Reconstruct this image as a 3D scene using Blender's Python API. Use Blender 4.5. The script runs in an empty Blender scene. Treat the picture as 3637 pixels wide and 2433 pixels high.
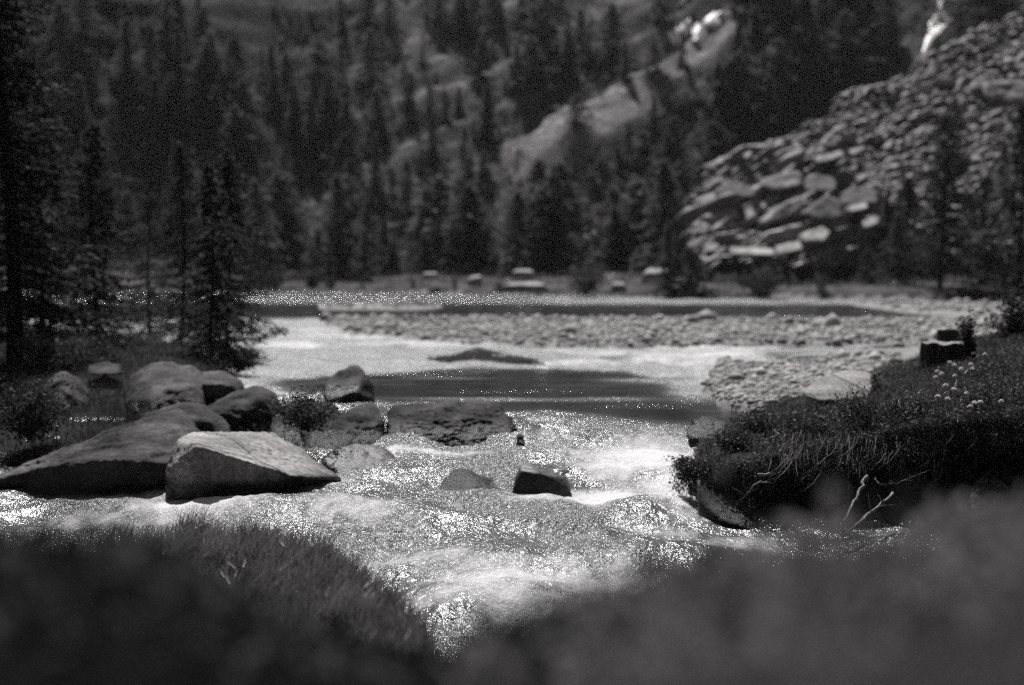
import bpy, bmesh, math, random
import numpy as np
from mathutils import Vector

rng = np.random.default_rng(7)
random.seed(7)
C = bpy.context.scene.collection
SC = bpy.context.scene

# ------------------------------------------------------------------ camera model
F = 1422.2
CX, CY = 512.0, 342.5
PITCH = math.atan((342.5 - 262.0) / F)
CAMZ = 2.0
HAZE = 0.00010
cp, sp = math.cos(PITCH), math.sin(PITCH)

def ray(px, py):
    x = (px - CX) / F
    u = (CY - py) / F
    return np.array([x, cp + u * sp, -sp + u * cp])

def at(px, py, Y):
    d = ray(px, py)
    t = Y / d[1]
    return np.array([d[0] * t, Y, CAMZ + d[2] * t])

def zw(Y):
    """height of the water: level on the plain, falling through the rapids"""
    s = np.clip(17.5 - np.asarray(Y, float), 0, 8.5)
    return -0.08 * s

def hit(px, py, z=0.0):
    d = ray(px, py)
    t = (z - CAMZ) / d[2]
    return np.array([d[0] * t, d[1] * t, z])

def hitw(px, py, dz=0.0):
    Y = 15.0
    for _ in range(40):
        p = hit(px, py, float(zw(Y)) + dz)
        Y = 0.5 * Y + 0.5 * p[1]
    return p

# ------------------------------------------------------------------ noise
_P = np.random.default_rng(99).permutation(512)
_P = np.concatenate([_P, _P, _P])
_G = np.random.default_rng(5).normal(size=(512, 3))
_G /= np.linalg.norm(_G, axis=1)[:, None]

def perlin(x, y, z=0.0):
    x, y, z = np.broadcast_arrays(np.asarray(x, float), np.asarray(y, float), np.asarray(z, float))
    xi, yi, zi = np.floor(x).astype(int), np.floor(y).astype(int), np.floor(z).astype(int)
    xf, yf, zf = x - xi, y - yi, z - zi
    xi &= 511; yi &= 511; zi &= 511
    fade = lambda t: t * t * t * (t * (t * 6 - 15) + 10)
    u, v, w = fade(xf), fade(yf), fade(zf)
    def g(i, j, k):
        h = _P[_P[_P[(xi + i) & 511] + ((yi + j) & 511)] + ((zi + k) & 511)] & 511
        gr = _G[h]
        return gr[..., 0] * (xf - i) + gr[..., 1] * (yf - j) + gr[..., 2] * (zf - k)
    x00 = g(0, 0, 0) * (1 - u) + g(1, 0, 0) * u
    x10 = g(0, 1, 0) * (1 - u) + g(1, 1, 0) * u
    x01 = g(0, 0, 1) * (1 - u) + g(1, 0, 1) * u
    x11 = g(0, 1, 1) * (1 - u) + g(1, 1, 1) * u
    a = x00 * (1 - v) + x10 * v
    b = x01 * (1 - v) + x11 * v
    return (a * (1 - w) + b * w) * 1.5

def fbm(x, y, z=0.0, octv=4, gain=0.5):
    s, a, f = 0.0, 1.0, 1.0
    for i in range(octv):
        s = s + a * perlin(np.asarray(x) * f + 17.3 * i, np.asarray(y) * f + 5.1 * i, np.asarray(z) * f)
        a *= gain; f *= 2.03
    return s

def sst(a, b, x):
    t = np.clip((x - a) / (b - a), 0, 1)
    return t * t * (3 - 2 * t)

def sdf(poly, X, Y):
    """signed distance, positive inside"""
    poly = np.asarray(poly, float)
    X = np.asarray(X, float); Y = np.asarray(Y, float)
    d = np.full(X.shape, 1e18)
    ins = np.zeros(X.shape, bool)
    n = len(poly)
    for i in range(n):
        a, b = poly[i], poly[(i + 1) % n]
        e = b - a
        wx, wy = X - a[0], Y - a[1]
        t = np.clip((wx * e[0] + wy * e[1]) / (e @ e + 1e-12), 0, 1)
        d = np.minimum(d, (wx - e[0] * t) ** 2 + (wy - e[1] * t) ** 2)
        c = ((a[1] <= Y) & (b[1] > Y)) | ((b[1] <= Y) & (a[1] > Y))
        xc = a[0] + (Y - a[1]) / (b[1] - a[1] + 1e-18) * e[0]
        ins ^= c & (X < xc)
    d = np.sqrt(d)
    return np.where(ins, d, -d)

# ------------------------------------------------------------------ mesh helpers
def make_mesh(name, V, faces, mats, smooth=True, midx=None):
    """faces: list of int arrays (n,3) or (n,4)"""
    me = bpy.data.meshes.new(name)
    V = np.asarray(V, np.float32)
    loops = np.concatenate([np.asarray(f, np.int32).ravel() for f in faces])
    tot = np.concatenate([np.full(len(f), np.asarray(f).shape[1], np.int32) for f in faces])
    start = np.concatenate([[0], np.cumsum(tot)[:-1]]).astype(np.int32)
    me.vertices.add(len(V)); me.vertices.foreach_set('co', V.ravel())
    me.loops.add(len(loops)); me.loops.foreach_set('vertex_index', loops)
    me.polygons.add(len(tot))
    me.polygons.foreach_set('loop_start', start)
    me.polygons.foreach_set('loop_total', tot)
    me.polygons.foreach_set('use_smooth', np.full(len(tot), smooth, bool))
    if not isinstance(mats, (list, tuple)):
        mats = [mats]
    for m in mats:
        me.materials.append(m)
    if midx is not None:
        me.polygons.foreach_set('material_index', np.asarray(midx, np.int32))
    me.update(calc_edges=True)
    me.validate()
    return me

def link(name, me, parent=None, loc=None):
    o = bpy.data.objects.new(name, me)
    C.objects.link(o)
    if parent is not None:
        o.parent = parent
    if loc is not None:
        o.location = loc
    return o

def tag(o, label=None, cat=None, group=None, kind=None):
    if label: o['label'] = label
    if cat: o['category'] = cat
    if group: o['group'] = group
    if kind: o['kind'] = kind
    return o

def empty(name, loc=(0, 0, 0), rz=0.0, s=1.0):
    o = bpy.data.objects.new(name, None)
    C.objects.link(o)
    o.location = loc; o.rotation_euler = (0, 0, rz); o.scale = (s, s, s)
    o.empty_display_size = 0.1
    return o

def add_attr(me, name, arr):
    a = me.attributes.new(name, 'FLOAT', 'POINT')
    a.data.foreach_set('value', np.asarray(arr, np.float32).ravel())

def grid_faces(nr, nc):
    i = np.arange(nr * nc).reshape(nr, nc)
    return np.stack([i[:-1, :-1], i[:-1, 1:], i[1:, 1:], i[1:, :-1]], -1).reshape(-1, 4)

def tube(pts, rad, n=7, cap=True):
    pts = np.asarray(pts, float); rad = np.asarray(rad, float)
    k = len(pts)
    t = np.gradient(pts, axis=0)
    t /= np.linalg.norm(t, axis=1)[:, None] + 1e-9
    ref = np.array([0.31, 0.2, 0.93]) if abs(t[:, 2].mean()) < 0.8 else np.array([1.0, 0.1, 0.0])
    a = np.cross(t, ref); a /= np.linalg.norm(a, axis=1)[:, None] + 1e-9
    b = np.cross(t, a)
    th = np.linspace(0, 2 * np.pi, n, endpoint=False)
    V = pts[:, None] + rad[:, None, None] * (np.cos(th)[None, :, None] * a[:, None] + np.sin(th)[None, :, None] * b[:, None])
    V = V.reshape(-1, 3)
    i = np.arange(k * n).reshape(k, n)
    j = np.roll(i, -1, axis=1)
    Q = np.stack([i[:-1], j[:-1], j[1:], i[1:]], -1).reshape(-1, 4)
    T = np.zeros((0, 3), int)
    if cap:
        V = np.vstack([V, pts[:1], pts[-1:]])
        c0, c1 = k * n, k * n + 1
        T = np.vstack([np.stack([np.full(n, c0), j[0], i[0]], -1), np.stack([np.full(n, c1), i[-1], j[-1]], -1)])
    return V, Q, T

class MB:
    def __init__(s): s.V = []; s.Q = []; s.T = []; s.n = 0
    def add(s, V, Q=None, T=None):
        if Q is not None and len(Q): s.Q.append(np.asarray(Q) + s.n)
        if T is not None and len(T): s.T.append(np.asarray(T) + s.n)
        s.V.append(np.asarray(V, float)); s.n += len(V)
    def tube(s, *a, **k): s.add(*tube(*a, **k))
    def mesh(s, name, mats, smooth=True):
        f = []
        if s.Q: f.append(np.concatenate(s.Q))
        if s.T: f.append(np.concatenate(s.T))
        return make_mesh(name, np.concatenate(s.V), f, mats, smooth)

def leaf_quads(cen, size, rg, flat=0.0, aspect=0.5, axis=None):
    """many small rhombic leaves"""
    n = len(cen)
    size = np.broadcast_to(size, (n,))
    a = rg.normal(size=(n, 3)) if axis is None else axis + 0.45 * rg.normal(size=(n, 3))
    a /= np.linalg.norm(a, axis=1)[:, None] + 1e-9
    r = rg.normal(size=(n, 3)); r[:, 2] += flat * np.sign(r[:, 2])
    b = np.cross(a, r); b /= np.linalg.norm(b, axis=1)[:, None] + 1e-9
    a = a * size[:, None]; b = b * (size * aspect)[:, None]
    V = np.stack([cen - a, cen + b * 0.9 - a * 0.1, cen + a, cen - b * 0.9 - a * 0.1], 1).reshape(-1, 3)
    Q = np.arange(4 * n).reshape(n, 4)
    return V, Q

def blades(base, h, lean_dir, lean, width, rg, segs=3):
    """ribbon blades of grass; vectorised"""
    n = len(base)
    h = np.broadcast_to(h, (n,)); lean = np.broadcast_to(lean, (n,)); width = np.broadcast_to(width, (n,))
    az = rg.uniform(0, 2 * np.pi, n)
    side = np.stack([np.cos(az), np.sin(az), np.zeros(n)], 1)
    ts = np.linspace(0, 1, segs + 1)
    rows = []
    for k, t in enumerate(ts):
        c = base + np.stack([lean_dir[:, 0] * lean * h * t ** 1.8, lean_dir[:, 1] * lean * h * t ** 1.8,
                             h * (t - 0.25 * np.minimum(lean, 1.2) * t ** 2.4)], 1)
        if k < segs:
            w = (width * (1 - t) ** 0.7 * 0.5)[:, None]
            rows += [c - side * w, c + side * w]
        else:
            rows.append(c)
    V = np.stack(rows, 1)
    m = V.shape[1]
    V = V.reshape(-1, 3)
    o = (np.arange(n) * m)[:, None]
    Q = np.concatenate([o + np.array([2 * k, 2 * k + 1, 2 * k + 3, 2 * k + 2]) for k in range(segs - 1)]) if segs > 1 else np.zeros((0, 4), int)
    T = o + np.array([2 * segs - 2, 2 * segs - 1, 2 * segs])
    return V, Q, T

# ------------------------------------------------------------------ materials
def g(v):
    return (v * 1.03, v * 0.985, v * 0.992, 1.0)

def new_mat(name):
    m = bpy.data.materials.new(name); m.use_nodes = True
    nt = m.node_tree
    for n in list(nt.nodes): nt.nodes.remove(n)
    out = nt.nodes.new('ShaderNodeOutputMaterial')
    return m, nt, out

def nd(nt, t, **kw):
    n = nt.nodes.new(t)
    for k, v in kw.items():
        if k.startswith('i_'):
            n.inputs[k[2:].replace('_', ' ')].default_value = v
        else:
            setattr(n, k, v)
    return n

def ramp(nt, src, stops, interp='LINEAR', grey=False):
    r = nt.nodes.new('ShaderNodeValToRGB')
    r.color_ramp.interpolation = interp
    el = r.color_ramp.elements
    while len(el) < len(stops): el.new(0.5)
    for e, (p, v) in zip(el, stops):
        e.position = p; e.color = (v, v, v, 1.0) if grey else g(v)
    nt.links.new(src, r.inputs['Fac'])
    return r.outputs['Color']

def mat_rock(name, lo, hi, scale=3.0, rough=0.85, bump=0.5, spec=0.3, stretch=(1, 1, 1), blotch=0.35, bscale=12.0, dist=0.03, crack=0.0, wet_shade=0.0):
    m, nt, out = new_mat(name)
    tc = nd(nt, 'ShaderNodeTexCoord')
    mp = nd(nt, 'ShaderNodeMapping'); mp.inputs['Scale'].default_value = stretch
    nt.links.new(tc.outputs['Object'], mp.inputs['Vector'])
    n1 = nd(nt, 'ShaderNodeTexNoise', i_Scale=scale, i_Detail=9.0, i_Roughness=0.68)
    n2 = nd(nt, 'ShaderNodeTexNoise', i_Scale=scale * 7, i_Detail=6.0, i_Roughness=0.75)
    n3 = nd(nt, 'ShaderNodeTexNoise', i_Scale=scale * 0.45, i_Detail=4.0)
    for n in (n1, n2, n3): nt.links.new(mp.outputs['Vector'], n.inputs['Vector'])
    c1 = ramp(nt, n1.outputs['Fac'], [(0.3, lo), (0.5, (lo + hi) / 2), (0.72, hi)])
    c2 = ramp(nt, n2.outputs['Fac'], [(0.38, 0.30), (0.60, 1.0)], grey=True)
    c3 = ramp(nt, n3.outputs['Fac'], [(0.38, 1 - blotch), (0.6, 1.0)], grey=True)
    mx = nd(nt, 'ShaderNodeMix', data_type='RGBA', blend_type='MULTIPLY'); mx.inputs['Factor'].default_value = 0.8
    nt.links.new(c1, mx.inputs['A']); nt.links.new(c2, mx.inputs['B'])
    mx2 = nd(nt, 'ShaderNodeMix', data_type='RGBA', blend_type='MULTIPLY'); mx2.inputs['Factor'].default_value = 1.0
    nt.links.new(mx.outputs['Result'], mx2.inputs['A']); nt.links.new(c3, mx2.inputs['B'])
    bs = nd(nt, 'ShaderNodeBsdfPrincipled')
    bs.inputs['Roughness'].default_value = rough
    bs.inputs['Specular IOR Level'].default_value = spec
    col = mx2.outputs['Result']
    rgh = None
    if wet_shade:  # wet foot band that also paints the shade of front faces
        sx = nd(nt, 'ShaderNodeSeparateXYZ'); nt.links.new(tc.outputs['Object'], sx.inputs[0])
        wa = nd(nt, 'ShaderNodeMath', operation='MULTIPLY_ADD'); wa.inputs[1].default_value = 0.22
        nt.links.new(n1.outputs['Fac'], wa.inputs[0]); nt.links.new(sx.outputs['Z'], wa.inputs[2])
        wm = nd(nt, 'ShaderNodeMapRange'); wm.inputs['From Min'].default_value = wet_shade + 0.08; wm.inputs['From Max'].default_value = wet_shade + 0.16
        nt.links.new(wa.outputs[0], wm.inputs['Value'])
        wc = ramp(nt, wm.outputs['Result'], [(0.0, 0.32), (1.0, 1.0)], grey=True)
        mw = nd(nt, 'ShaderNodeMix', data_type='RGBA', blend_type='MULTIPLY'); mw.inputs['Factor'].default_value = 1.0
        nt.links.new(col, mw.inputs['A']); nt.links.new(wc, mw.inputs['B']); col = mw.outputs['Result']
        rr = nd(nt, 'ShaderNodeMapRange'); rr.inputs['To Min'].default_value = 0.35; rr.inputs['To Max'].default_value = rough
        nt.links.new(wm.outputs['Result'], rr.inputs['Value']); nt.links.new(rr.outputs['Result'], bs.inputs['Roughness'])
    if crack:
        vo = nd(nt, 'ShaderNodeTexVoronoi', feature='DISTANCE_TO_EDGE', i_Scale=crack)
        wv = nd(nt, 'ShaderNodeMix', data_type='RGBA', blend_type='ADD'); wv.inputs['Factor'].default_value = 0.35
        nt.links.new(mp.outputs['Vector'], wv.inputs['A']); nt.links.new(n1.outputs['Color'], wv.inputs['B'])
        nt.links.new(wv.outputs['Result'], vo.inputs['Vector'])
        cr = ramp(nt, vo.outputs['Distance'], [(0.0, 0.15), (0.008, 0.6), (0.016, 1.0)], grey=True)
        mx3 = nd(nt, 'ShaderNodeMix', data_type='RGBA', blend_type='MULTIPLY'); mx3.inputs['Factor'].default_value = 1.0
        nt.links.new(col, mx3.inputs['A']); nt.links.new(cr, mx3.inputs['B'])
        col = mx3.outputs['Result']
    nt.links.new(col, bs.inputs['Base Color'])
    nb = nd(nt, 'ShaderNodeTexNoise', i_Scale=bscale, i_Detail=10.0, i_Roughness=0.7)
    nt.links.new(mp.outputs['Vector'], nb.inputs['Vector'])
    bp = nd(nt, 'ShaderNodeBump'); bp.inputs['Strength'].default_value = bump; bp.inputs['Distance'].default_value = dist
    nt.links.new(nb.outputs['Fac'], bp.inputs['Height'])
    nt.links.new(bp.outputs['Normal'], bs.inputs['Normal'])
    nt.links.new(bs.outputs[0], out.inputs['Surface'])
    return m

def mat_leaf(name, lo, hi, scale=2.0, trans=0.3, rough=0.7, spec=0.08):
    m, nt, out = new_mat(name)
    tc = nd(nt, 'ShaderNodeTexCoord')
    n1 = nd(nt, 'ShaderNodeTexNoise', i_Scale=scale, i_Detail=5.0, i_Roughness=0.7)
    nt.links.new(tc.outputs['Object'], n1.inputs['Vector'])
    col = ramp(nt, n1.outputs['Fac'], [(0.3, lo), (0.7, hi)])
    bs = nd(nt, 'ShaderNodeBsdfPrincipled')
    bs.inputs['Roughness'].default_value = rough
    bs.inputs['Specular IOR Level'].default_value = spec
    nt.links.new(col, bs.inputs['Base Color'])
    tr = nd(nt, 'ShaderNodeBsdfTranslucent')
    nt.links.new(col, tr.inputs['Color'])
    mx = nd(nt, 'ShaderNodeMixShader'); mx.inputs['Fac'].default_value = trans
    nt.links.new(bs.outputs[0], mx.inputs[1]); nt.links.new(tr.outputs[0], mx.inputs[2])
    nt.links.new(mx.outputs[0], out.inputs['Surface'])
    return m

def mat_hill():
    """steep mountain grass: dark heath, paler grass streaked down the fall line, stony spots"""
    m, nt, out = new_mat('hillside_turf')
    tc = nd(nt, 'ShaderNodeTexCoord')
    rot = nd(nt, 'ShaderNodeMapping'); rot.inputs['Rotation'].default_value = (0, 0, math.radians(-42))
    nt.links.new(tc.outputs['Object'], rot.inputs['Vector'])
    mp = nd(nt, 'ShaderNodeMapping'); mp.inputs['Scale'].default_value = (0.075, 0.62, 0.12)
    nt.links.new(rot.outputs['Vector'], mp.inputs['Vector'])
    n1 = nd(nt, 'ShaderNodeTexNoise', i_Scale=1.0, i_Detail=7.0, i_Roughness=0.66, i_Distortion=0.4)
    nt.links.new(mp.outputs['Vector'], n1.inputs['Vector'])
    n2 = nd(nt, 'ShaderNodeTexNoise', i_Scale=0.9, i_Detail=6.0, i_Roughness=0.75)
    nt.links.new(tc.outputs['Object'], n2.inputs['Vector'])
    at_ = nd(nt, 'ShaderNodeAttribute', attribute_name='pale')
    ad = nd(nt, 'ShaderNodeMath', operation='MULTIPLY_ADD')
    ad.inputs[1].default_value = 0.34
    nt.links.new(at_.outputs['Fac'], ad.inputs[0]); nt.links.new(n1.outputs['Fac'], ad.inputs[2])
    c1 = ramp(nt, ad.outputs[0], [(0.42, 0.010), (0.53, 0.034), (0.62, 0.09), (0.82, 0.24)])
    c2 = ramp(nt, n2.outputs['Fac'], [(0.35, 0.30), (0.62, 1.0)], grey=True)
    mx = nd(nt, 'ShaderNodeMix', data_type='RGBA', blend_type='MULTIPLY'); mx.inputs['Factor'].default_value = 0.9
    nt.links.new(c1, mx.inputs['A']); nt.links.new(c2, mx.inputs['B'])
    bs = nd(nt, 'ShaderNodeBsdfPrincipled'); bs.inputs['Roughness'].default_value = 0.9
    bs.inputs['Specular IOR Level'].default_value = 0.1
    nt.links.new(mx.outputs['Result'], bs.inputs['Base Color'])
    bp = nd(nt, 'ShaderNodeBump'); bp.inputs['Strength'].default_value = 0.8; bp.inputs['Distance'].default_value = 0.5
    nt.links.new(n2.outputs['Fac'], bp.inputs['Height']); nt.links.new(bp.outputs['Normal'], bs.inputs['Normal'])
    nt.links.new(bs.outputs[0], out.inputs['Surface'])
    return m

def mat_water():
    m, nt, out = new_mat('river_water')
    tc = nd(nt, 'ShaderNodeTexCoord')
    def A(n):
        a = nd(nt, 'ShaderNodeAttribute', attribute_name=n); return a.outputs['Fac']
    mp = nd(nt, 'ShaderNodeMapping'); mp.inputs['Scale'].default_value = (1.0, 0.7, 1.0); mp.inputs['Rotation'].default_value = (0, 0, math.radians(14))
    nt.links.new(tc.outputs['Object'], mp.inputs['Vector'])
    nA = nd(nt, 'ShaderNodeTexNoise', i_Scale=17.0, i_Detail=3.0, i_Roughness=0.5, i_Distortion=1.0)
    nB = nd(nt, 'ShaderNodeTexNoise', i_Scale=44.0, i_Detail=3.0, i_Roughness=0.6, i_Distortion=0.5)
    for n in (nA, nB): nt.links.new(mp.outputs['Vector'], n.inputs['Vector'])
    s1 = nd(nt, 'ShaderNodeMath', operation='MULTIPLY'); nt.links.new(nB.outputs['Fac'], s1.inputs[0]); s1.inputs[1].default_value = 0.26
    s2 = nd(nt, 'ShaderNodeMath', operation='ADD'); nt.links.new(nA.outputs['Fac'], s2.inputs[0]); nt.links.new(s1.outputs[0], s2.inputs[1])
    s3 = nd(nt, 'ShaderNodeMath', operation='MULTIPLY'); nt.links.new(s2.outputs[0], s3.inputs[0]); nt.links.new(A('chop'), s3.inputs[1])
    bp = nd(nt, 'ShaderNodeBump'); bp.inputs['Strength'].default_value = 1.0; bp.inputs['Distance'].default_value = 0.046
    nt.links.new(s3.outputs[0], bp.inputs['Height'])
    bs = nd(nt, 'ShaderNodeBsdfPrincipled')
    bs.inputs['IOR'].default_value = 1.33
    bs.inputs['Specular IOR Level'].default_value = 1.0
    bc = nd(nt, 'ShaderNodeMapRange'); bc.inputs['To Min'].default_value = 0.018; bc.inputs['To Max'].default_value = 0.105
    nt.links.new(A('churn'), bc.inputs['Value']); nt.links.new(bc.outputs['Result'], bs.inputs['Base Color'])
    nt.links.new(A('rough'), bs.inputs['Roughness'])
    nt.links.new(bp.outputs['Normal'], bs.inputs['Normal'])
    # aerated froth plus painted sun glint
    df = nd(nt, 'ShaderNodeBsdfPrincipled'); df.inputs['Base Color'].default_value = (0.72, 0.71, 0.715, 1)
    df.inputs['Roughness'].default_value = 0.5; df.inputs['Specular IOR Level'].default_value = 0.4
    bp2 = nd(nt, 'ShaderNodeBump'); bp2.inputs['Strength'].default_value = 1.0; bp2.inputs['Distance'].default_value = 0.05
    nC = nd(nt, 'ShaderNodeTexNoise', i_Scale=30.0, i_Detail=6.0, i_Roughness=0.75)
    nt.links.new(mp.outputs['Vector'], nC.inputs['Vector'])
    nt.links.new(nC.outputs['Fac'], bp2.inputs['Height']); nt.links.new(bp2.outputs['Normal'], df.inputs['Normal'])
    nD = nd(nt, 'ShaderNodeTexNoise', i_Scale=5.0, i_Detail=8.0, i_Roughness=0.72, i_Distortion=0.6)
    nt.links.new(mp.outputs['Vector'], nD.inputs['Vector'])
    fa = nd(nt, 'ShaderNodeMath', operation='ADD'); nt.links.new(nD.outputs['Fac'], fa.inputs[0]); nt.links.new(A('foam_glint'), fa.inputs[1])
    mr = nd(nt, 'ShaderNodeMapRange'); mr.inputs['From Min'].default_value = 0.86; mr.inputs['From Max'].default_value = 1.34
    nt.links.new(fa.outputs[0], mr.inputs['Value'])
    mx = nd(nt, 'ShaderNodeMixShader')
    nt.links.new(mr.outputs['Result'], mx.inputs['Fac'])
    nt.links.new(bs.outputs[0], mx.inputs[1]); nt.links.new(df.outputs[0], mx.inputs[2])
    nt.links.new(mx.outputs[0], out.inputs['Surface'])
    return m

M = {}
M['boulder'] = mat_rock('lichened_granite', 0.018, 0.17, 3.0, 0.9, 0.8, spec=0.12, blotch=0.6, wet_shade=0.42, bscale=9, dist=0.04)
M['boulder_dark'] = mat_rock('mossy_granite', 0.012, 0.13, 3.0, 0.9, 0.8, spec=0.1, blotch=0.65, wet_shade=0.4, bscale=9, dist=0.04)
M['land_rock'] = mat_rock('dry_granite', 0.015, 0.14, 3.0, 0.9, 0.8, spec=0.1, blotch=0.6, bscale=9, dist=0.04)
M['boulder_pale'] = mat_rock('pale_granite', 0.20, 0.44, 3.5, 0.85, 0.7, spec=0.15, blotch=0.35, crack=0.5, wet_shade=0.5, bscale=10)
M['rock_wet'] = mat_rock('wet_granite', 0.02, 0.06, 4.0, 0.5, 0.6, spec=0.4, blotch=0.4, bscale=9)
M['scree'] = mat_rock('scree_stone', 0.17, 0.48, 1.2, 0.85, 0.5, blotch=0.35, bscale=4, dist=0.06)
M['scree_dark'] = mat_rock('scree_stone_dark', 0.08, 0.22, 1.2, 0.85, 0.5, blotch=0.35, bscale=4, dist=0.06)
M['gravel'] = mat_rock('river_gravel', 0.14, 0.34, 5.0, 0.9, 0.8, blotch=0.3, bscale=22)
M['pebble'] = mat_rock('pebble_stone', 0.20, 0.66, 2.2, 0.85, 0.2, blotch=0.5)
M['bed'] = mat_rock('river_bed', 0.05, 0.14, 2.0, 0.8, 0.5)
M['soil'] = mat_rock('dark_soil', 0.012, 0.05, 3.0, 0.95, 0.9, spec=0.05, blotch=0.4)
M['terrace'] = mat_rock('meadow_turf', 0.045, 0.16, 0.7, 0.95, 0.9, spec=0.05, blotch=0.45, stretch=(1, 2.5, 1), bscale=3, dist=0.1)
M['hill'] = mat_hill()
M['slab_pale'] = mat_rock('pale_slab', 0.18, 0.34, 3.0, 0.85, 0.7, spec=0.1, blotch=0.3, crack=0.6)
M['snow'] = mat_rock('white_cascade', 0.75, 0.9, 2.0, 0.5, 0.4, blotch=0.1)
M['water'] = mat_water()
M['bark'] = mat_rock('bark', 0.015, 0.05, 6.0, 0.95, 0.8, spec=0.05, stretch=(3, 3, 0.6))
M['stump_wood'] = mat_rock('old_stump_wood', 0.015, 0.11, 7.0, 0.9, 0.9, spec=0.05, stretch=(4, 4, 0.5))
M['deadwood'] = mat_rock('weathered_wood', 0.16, 0.42, 8.0, 0.8, 0.5, stretch=(3, 3, 0.5))
M['needles'] = mat_leaf('larch_needles', 0.02, 0.065, 1.4, 0.35)
M['needles_far'] = mat_leaf('conifer_needles', 0.035, 0.13, 0.6, 0.45)
M['needles_dark'] = mat_leaf('spruce_needles', 0.024, 0.085, 0.7, 0.4)
M['grass'] = mat_leaf('grass_blades', 0.028, 0.16, 3.5, 0.4, 0.4, 0.5)
M['grass_near'] = mat_leaf('near_grass', 0.03, 0.12, 3.0, 0.45, 0.6, 0.2)
M['heath'] = mat_leaf('heath_leaves', 0.010, 0.065, 5.0, 0.3, 0.6, 0.15)
M['leaf_shaded'] = mat_leaf('shade_painted_leaves', 0.008, 0.03, 4.0, 0.2)  # leaf colour darkened to paint shade over the left foreground
M['shrub'] = mat_leaf('shrub_leaves', 0.02, 0.07, 2.0, 0.3, 0.7, 0.1)
M['drygrass'] = mat_leaf('dry_grass', 0.12, 0.34, 5.0, 0.4)
M['drygrass_near'] = mat_leaf('dry_near_grass', 0.045, 0.17, 5.0, 0.4)
M['petal'] = mat_leaf('flower_petals', 0.6, 0.8, 5.0, 0.3)

# ------------------------------------------------------------------ terrain functions
def poly_w(px, dz=0.0):
    return [hitw(x, y, dz)[:2] for x, y in px]

LEFT_LAND = poly_w([(385, 447), (345, 436), (318, 420), (290, 404), (268, 390), (258, 376), (235, 366), (212, 357), (180, 350), (120, 343), (40, 338),
                    (-300, 333), (-500, 440), (-200, 462), (0, 478), (80, 487), (165, 496), (200, 499), (300, 481), (340, 470)])
BAR_MAIN = poly_w([(300, 321), (420, 320.5), (700, 321), (960, 322), (1200, 322), (1300, 350), (960, 352), (930, 345), (850, 348.5), (700, 349), (560, 350.5), (440, 347.5), (390, 341), (320, 332)])
BAR_RIGHT = poly_w([(705, 363), (760, 367), (800, 365), (845, 354), (930, 348.5), (1100, 346), (1200, 420), (800, 440), (742, 417), (702, 407), (690, 388)])
BAR_FAR = poly_w([(275, 303), (480, 303), (490, 308), (440, 311), (270, 311)])
BAR_FAR_R = poly_w([(800, 303), (900, 303.5), (1100, 304), (1100, 319), (930, 318.5), (860, 313)])
ISLET = poly_w([(405, 361), (440, 357), (462, 350), (480, 346), (500, 352), (530, 358), (562, 364), (480, 365)])
SHORE = [(-90, 93), (-24, 93)] + [tuple(hit(x, y)[:2]) for x, y in [(270, 291.5), (420, 294), (560, 296.5), (690, 299), (900, 301), (1020, 302)]] + [(45, 68), (90, 60), (90, 330), (-90, 330)]
BANK = [(1.62, 13.75), (1.85, 13.35), (2.15, 13.1), (2.6, 13.15), (3.09, 13.15), (3.55, 13.15), (4.46, 12.9), (6.2, 12.0), (12, 11), (18, 12), (18, 34), (13, 30), (8.8, 26.5), (6.9, 24), (5.2, 21.5), (4.0, 19.5), (2.6, 17.6), (1.85, 15.5)]

def z_bank_top(X, Y):
    z = 0.02 + 0.215 * np.clip(X - 1.74, 0, 9) - 0.07 * np.clip(Y - 14, 0, 14)
    return z + 0.07 * fbm(X * 0.9, Y * 0.9, 3.0)

def z_ground(X, Y):
    w = zw(Y)
    z = w - 0.42 + 0.10 * fbm(X * 0.6, Y * 0.6, 1.0)
    def land(poly, h, wd):
        d = sdf(poly, X, Y)
        return np.where(d > -0.3, w - 0.42 + (0.42 + h) * sst(-0.15 * wd, wd, d), -9)
    z = np.maximum(z, land(LEFT_LAND, 0.06 + 0.24 * sst(17.5, 22, Y) + 0.07 * fbm(X * .5, Y * .5, 2), 0.9))
    z = np.maximum(z, land(BAR_MAIN, 0.13 + 0.03 * fbm(X * .4, Y * .4, 4), 1.0))
    z = np.maximum(z, land(BAR_RIGHT, 0.14 + 0.03 * fbm(X * .5, Y * .5, 5), 0.35))
    z = np.maximum(z, land(BAR_FAR, 0.10, 3.0))
    z = np.maximum(z, land(BAR_FAR_R, 0.14, 3.0))
    z = np.maximum(z, land(ISLET, 0.045, 0.35))
    d = sdf(SHORE, X, Y)
    zs = -0.42 + sst(0, 2.0, d) * 0.9 + 0.055 * np.clip(d - 1, 0, 60) + 0.22 * fbm(X * 0.12, Y * 0.12, 7) * sst(1, 6, d)
    z = np.maximum(z, np.where(d > 0, zs, -9))
    d = sdf(BANK, X, Y)
    zb = w - 0.5 + (z_bank_top(X, Y) - w + 0.5) * sst(-0.02, 0.22, d + 0.10 * fbm(X * 2.2, Y * 2.2, 9))
    z = np.maximum(z, np.where(d > -0.4, zb, -9))
    return z

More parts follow.
